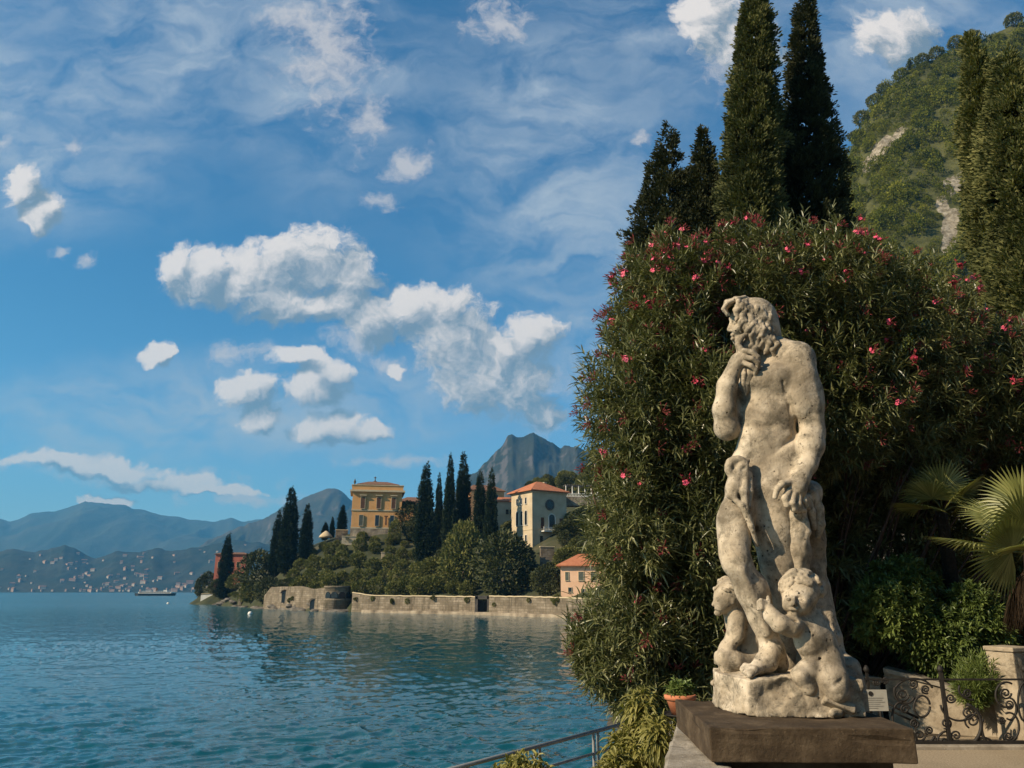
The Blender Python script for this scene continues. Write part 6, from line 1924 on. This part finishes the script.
    for k in range(7):                       # the beard's long ends coming out under the hand, drawn to a point
        x = 741 + k * 2.1
        H.chain([J(x, 362, -15 - (k % 2) * 2), J(x + 1.0 + rr.uniform(-1, 1), 374, -19 - (k % 2) * 2), J(745.5 + (k - 3) * 1.1, 384 + rr.uniform(-1, 2), -18), J(747 + (k - 3) * .5, 390 + rr.uniform(0, 6), -15)], [r(2.4), r(2.3), r(1.9), r(.8)], r(.8))
    H.rough(0.0022, 26.0, 5, 3)
    finish(H, 'hair_and_beard')

    # ---------------------------------------------------------------- cloth about the loins and down the stump
    lo, hi = bounds(712, 440, 842, 600, -60, 50)
    C = SDF(lo, hi, 0.005)
    def fold(pts, w, k=2.0): C.chain([J(*p) for p in pts], [r(x) for x in (w if isinstance(w, (list, tuple)) else [w] * len(pts))], r(k))
    # rolled bunch at the hip
    for k in range(13):
        a0 = 2 * math.pi * k / 13; a1 = 2 * math.pi * (k + 1) / 13
        fold([(737 + 8.5 * math.cos(a0), 468 + 9 * math.sin(a0), -26), (737 + 8.5 * math.cos(a1), 468 + 9 * math.sin(a1), -26)], 3.6)
    fold([(731, 463, -24), (738, 468, -24), (744, 476, -25)], 5.0); fold([(734, 474, -26), (741, 466, -27), (747, 461, -24)], 3.2)
    # hanging end down the thigh, with folds
    fold([(737, 476, -24), (733, 488, -27), (730, 496, -29)], [7.5, 7, 3.5]); fold([(741, 474, -26), (737, 487, -30), (735, 498, -32)], [3.2, 3, 2])
    fold([(745, 474, -26), (744, 492, -33), (746, 510, -36), (753, 530, -34)], [4.5, 3.8, 3.2, 2]); fold([(749, 474, -24), (750, 492, -30), (750, 508, -33)], [3.2, 3, 1.6])
    fold([(731, 496, -30), (742, 506, -37), (751, 526, -34), (757, 545, -26)], [2.6, 2.6, 2.4, 1.8])
    # cloth held in the hand, falling by the stump with a rolled edge
    fold([(797, 498, -14), (794, 512, -16), (796, 530, -14), (798, 552, -10), (797, 574, -6)], [10, 11, 12, 12, 11], 4)
    fold([(801, 512, -18), (805, 522, -22), (807, 532, -22), (803, 544, -20), (800, 558, -18), (799, 575, -16)], [3.4, 3.6, 3.6, 3.4, 3.4, 3.4])
    fold([(812, 494, -12), (818, 508, -10), (820, 524, -8), (818, 536, -6)], [6, 5.5, 5, 3]); fold([(807, 498, -16), (812, 512, -16), (814, 528, -12)], [4.5, 3.6, 2.4])
    C.rough(0.003, 16.0, 7, 3)
    finish(C, 'drapery')

    # ---------------------------------------------------------------- tree stump behind
    lo, hi = bounds(770, 478, 885, 730, -30, 75)
    T = SDF(lo, hi, 0.007)
    T.chain([J(808, 494, 14), J(809, 540, 18), J(812, 590, 22), J(820, 640, 22), J(832, 700, 18)], [r(14), r(14), r(16), r(20), r(26)], r(8))
    T.chain([J(800, 560, 22), J(800, 640, 24), J(800, 700, 20)], [r(14), r(22), r(28)], r(10))
    T.cone(J(846, 668, 2), J(852, 704, -8), r(12), r(15), r(8))
    for k in range(7):
        x = 808 + k * 4.5
        T.chain([J(x - 3, 505 + 9 * (k % 3), -3 + k), J(x + 1, 560, 1 + k), J(x + 3 + k, 620 + 12 * (k % 2), -1 + k)], [r(1.4), r(2.0), r(1.2)], r(6), 'sub')
    T.rough(0.016, 9.0, 9, 5)
    finish(T, 'tree_stump')

    # ---------------------------------------------------------------- the block they stand on
    lo, hi = bounds(700, 650, 880, 735, -85, 80)
    B = SDF(lo, hi, 0.007)
    bx, by, bz = (lo + hi) / 2
    X, Y, Z = B._grid((slice(None),) * 3)
    fl, fr = J(748, 719, -60), J(862, 716, -50)          # front corners on the pedestal
    lb = J(712, 690, 40)
    def plane(p, n): n = np.array(n, float); n /= np.linalg.norm(n); return (X - p[0]) * n[0] + (Y - p[1]) * n[1] + (Z - p[2]) * n[2]
    ztop = J(760, 676, -40)[2]
    zz = fbm(np.stack([X * 6, Y * 6, X * 0], -1), 3, .5, 2) * .012
    dd = np.maximum.reduce([plane(fl, (-.06, -1, -.04)), plane(fl, (-.965, -.25, .04)), plane(fr, (1, -.12, .05)), plane(J(714, 690, 18), (-1, .22, .05)), plane(J(790, 700, 52), (0, 1, 0)), Z - ztop - zz, zt + .002 - Z])
    B.f = (dd * .8).astype(np.float32)
    B.ell(J(770, 697, -66), (r(14), r(8), r(11)), r(5), 'sub'); B.ell(J(784, 690, -66), (r(10), r(7), r(9)), r(5), 'sub'); B.ell(J(722, 696, -22), (r(8), r(8), r(9)), r(5), 'sub')
    B.ell(J(748, 706, -66), (r(6), r(5), r(20)), r(6), 'sub')
    B.rough(0.016, 10.0, 13, 5)
    B.f = np.maximum(B.f, (zt + .002 - Z).astype(np.float32))
    finish(B, 'stone_block')
    mb = MB()                                  # slabs of rock under the child at the right
    L = lambda p: Vector(J(*p)) - root_loc
    def slab(c, s, rot): mb.box(L(c), s, rot=rot)
    slab((836, 706, -62), (.17, .12, .05), Matrix.Rotation(R(22), 3, 'Y') @ Matrix.Rotation(R(-26), 3, 'X'))
    slab((822, 694, -48), (.22, .14, .06), Matrix.Rotation(R(8), 3, 'Y') @ Matrix.Rotation(R(12), 3, 'Z')); slab((852, 700, -50), (.10, .16, .11), Matrix.Rotation(R(14), 3, 'Z'))
    mb.bevel(.008, 2); mb.build('broken_slabs', MARBLE, root)

    # ---------------------------------------------------------------- the child that hugs the leg (right)
    lo, hi = bounds(755, 560, 875, 720, -95, 30)
    K = SDF(lo, hi, 0.0048)
    K.ell(J(800, 592, -46), (r(17), r(17), r(17)), r(4)); K.ell(J(797, 603, -54), (r(13), r(12), r(12)), r(5))     # skull, face
    K.ell(J(789, 606, -61), (r(6), r(5), r(5.5)), r(4)); K.ell(J(801, 606, -62), (r(6), r(5), r(5.5)), r(4))        # cheeks
    K.cone(J(794.5, 598, -64), J(793, 603.5, -68.5), r(1.8), r(2.6), r(2))
    for x in (788.5, 800): K.ell(J(x, 599, -65.5), (r(3.6), r(3), r(2.5)), r(2.5), 'sub'); K.ell(J(x, 599.6, -62.6), (r(2.2), r(2), r(1.4)), r(.8))
    K.cone(J(790.5, 609.3, -66), J(796.5, 609.3, -66), r(1.5), r(1.5), r(.8)); K.cone(J(789.5, 608.2, -68), J(797.5, 608.2, -68), r(.6), r(.6), r(.4), 'sub'); K.ell(J(793.5, 613.5, -62), (r(4.5), r(4), r(3.5)), r(2))
    K.cone(J(801, 612, -44), J(806, 622, -42), r(10), r(12), r(5))
    K.chain([J(806, 624, -42), J(816, 642, -42), J(824, 660, -42)], [r(17), r(17), r(17)], r(6), flat=((0, 1, 0), 1.1))
    K.ell(J(808, 640, -54), (r(13), r(9), r(15)), r(7))
    K.chain([J(800, 622, -50), J(790, 626, -60), J(780, 624, -64)], [r(9.5), r(9), r(7.5)], r(4))                    # his right arm to the leg
    K.chain([J(780, 624, -64), J(772, 616, -62), J(768, 609, -60)], [r(7.5), r(6.5), r(5)], r(4))
    K.ell(J(767, 606, -60), (r(5), r(4), r(4.5)), r(2))
    for k in range(4): K.chain([J(766 - k * .6, 602 + k * 2.4, -62), J(761, 600.5 + k * 2.5, -63), J(758, 602 + k * 2.5, -60)], [r(1.9), r(1.9), r(1.4)], r(.8))
    K.chain([J(769, 602, -62), J(768, 597, -62)], [r(2), r(1.5)], r(.8))
    K.chain([J(818, 626, -40), J(824, 640, -56), J(812, 650, -62), J(804, 648, -64)], [r(8), r(7.5), r(6.5), r(5)], r(3)) if False else None
    K.chain([J(826, 662, -46), J(832, 680, -62), J(836, 690, -66)], [r(15.5), r(14), r(11)], r(4))                     # near thigh
    K.chain([J(837, 689, -66), J(843, 700, -58), J(846, 708, -54)], [r(9.5), r(8.4), r(6)], r(2)); K.chain([J(846, 709, -54), J(838, 712, -64), J(832, 713, -70)], [r(5.4), r(4.6), r(3)], r(2)); K.cone(J(829, 690, -78), J(842, 680, -76), r(1.2), r(1.2), r(3), 'sub')
    K.chain([J(818, 664, -44), J(808, 671, -58), J(800, 675, -63)], [r(12), r(9.5), r(7.5)], r(4))                   # far thigh
    K.chain([J(800, 676, -63), J(808, 688, -60), J(816, 699, -54)], [r(7.5), r(7), r(5)], r(3))
    K.cone(J(826, 652, -56), J(814, 668, -58), r(1.6), r(1.8), r(4), 'sub'); K.cone(J(790, 617, -68), J(796, 622, -66), r(1.2), r(1.4), r(3), 'sub')
    K.rough(0.0035, 14.0, 17, 4)
    kid = finish(K, 'child_figure')
    Q = SDF(*bounds(775, 562, 828, 622, -75, -15), 0.0048)
    rr = random.Random(9)
    Q.ell(J(801, 589, -44), (r(17.5), r(17), r(16.5)), r(3)); Q.ell(J(796, 604, -58), (r(15), r(14), r(14)), r(2), 'sub')
    for k in range(44):
        a = rr.uniform(0, 6.283); e = rr.uniform(-.15, 1.35)
        v = np.array([math.cos(a) * math.cos(e), math.sin(a) * math.cos(e), math.sin(e)])
        if v[1] < -.55 and v[2] < .35: continue
        c = J(801, 590, -44) + v * r(18); t = np.cross(v, [rr.uniform(-1, 1), rr.uniform(-1, 1), rr.uniform(-1, 1)]); t /= max(np.linalg.norm(t), 1e-6); b = np.cross(v, t)
        ring = [c + (t * math.cos(q) + b * math.sin(q)) * r(2.8) for q in np.linspace(0, 5.2, 7)]
        Q.chain(ring, [r(2.1)] * 7, r(.9))
    Q.rough(0.002, 26.0, 4, 3)
    finish(Q, 'child_hair', kid)

    # ---------------------------------------------------------------- the seated child (left)
    def JK(px, py, d=0.0): return J(px, py, d + 13)
    K = SDF(*bounds(704, 572, 785, 690, -40, 75), 0.0048)
    K.ell(JK(729, 595, 12), (r(15), r(15), r(15.5)), r(4)); K.ell(JK(723, 603, 8), (r(9), r(11), r(11)), r(5))
    K.ell(JK(721, 607, 2), (r(5), r(5), r(5)), r(3)); K.cone(JK(715.6, 600, 7), JK(713.8, 604.5, 7), r(1.6), r(2.2), r(1.4)); K.cone(JK(716, 608.5, 4), JK(716, 608.5, 10), r(1.6), r(1.6), r(.8)); K.ell(JK(718, 613, 7), (r(4), r(4), r(3.2)), r(2))
    K.ell(JK(717, 600, 1), (r(2.4), r(3), r(2.2)), r(1.4), 'sub'); K.ell(JK(718.4, 600.4, 1.6), (r(1.8), r(2), r(1.5)), r(.6)); K.ell(JK(733, 601, -2), (r(2.4), r(1.8), r(3.4)), r(1))
    K.cone(JK(731, 608, 14), JK(738, 622, 16), r(10), r(11), r(5))
    K.chain([JK(741, 626, 16), JK(748, 642, 16), JK(748, 662, 14)], [r(15), r(17), r(19)], r(6))
    K.chain([JK(737, 620, 2), JK(735, 636, -4), JK(727, 648, -6)], [r(9), r(8), r(7)], r(4)); K.chain([JK(727, 648, -6), JK(722, 654, -6)], [r(7), r(5.5)], r(3))
    for k in range(4): K.chain([JK(722 - k, 652 + k * 2.2, -9), JK(717, 654 + k * 2.3, -9), JK(715.5, 657 + k * 2, -7)], [r(1.9), r(1.9), r(1.4)], r(.8))
    K.chain([JK(746, 665, 2), JK(734, 661, -8), JK(723, 658, -12)], [r(12), r(9.5), r(7.6)], r(3)); K.chain([JK(723, 659, -12), JK(727, 669, -9), JK(734, 679, -6)], [r(7), r(6.4), r(4.6)], r(2))
    K.chain([JK(748, 664, 26), JK(733, 653, 20)], [r(12), r(9)], r(3)); K.chain([JK(733, 653, 20), JK(726, 668, 14), JK(722, 678, 10)], [r(8), r(6.8), r(5)], r(2)); K.chain([JK(734, 680, -6), JK(727, 682, -13), JK(721, 683, -15)], [r(4.6), r(4), r(2.8)], r(2)); K.chain([JK(722, 679, 8), JK(717, 682, 4), JK(713, 683, 2)], [r(4.4), r(3.6), r(2.6)], r(2))
    K.rough(0.0035, 14.0, 19, 4)
    kid = finish(K, 'child_figure')
    Q = SDF(*bounds(706, 572, 752, 620, -10, 60), 0.0048)
    Q.ell(JK(731, 593, 12), (r(15.5), r(15.5), r(15)), r(3)); Q.ell(JK(719, 606, 8), (r(12), r(18), r(12)), r(2), 'sub'); Q.ell(JK(733, 603, -6), (r(5), r(6), r(5)), r(2), 'sub')
    for k in range(26):
        a = rr.uniform(0, 6.283); e = rr.uniform(0, 1.4); v = np.array([math.cos(a) * math.cos(e), math.sin(a) * math.cos(e), math.sin(e)])
        c = JK(731, 593, 12) + v * r(15.5); t = np.cross(v, [rr.uniform(-1, 1), rr.uniform(-1, 1), 1]); t /= np.linalg.norm(t)
        Q.chain([c - t * r(4), c + v * r(1.0), c + t * r(4)], [r(1.2), r(1.9), r(1.0)], r(.9))
    Q.rough(0.002, 26.0, 6, 3)
    finish(Q, 'child_hair', kid)
    return root
statue()
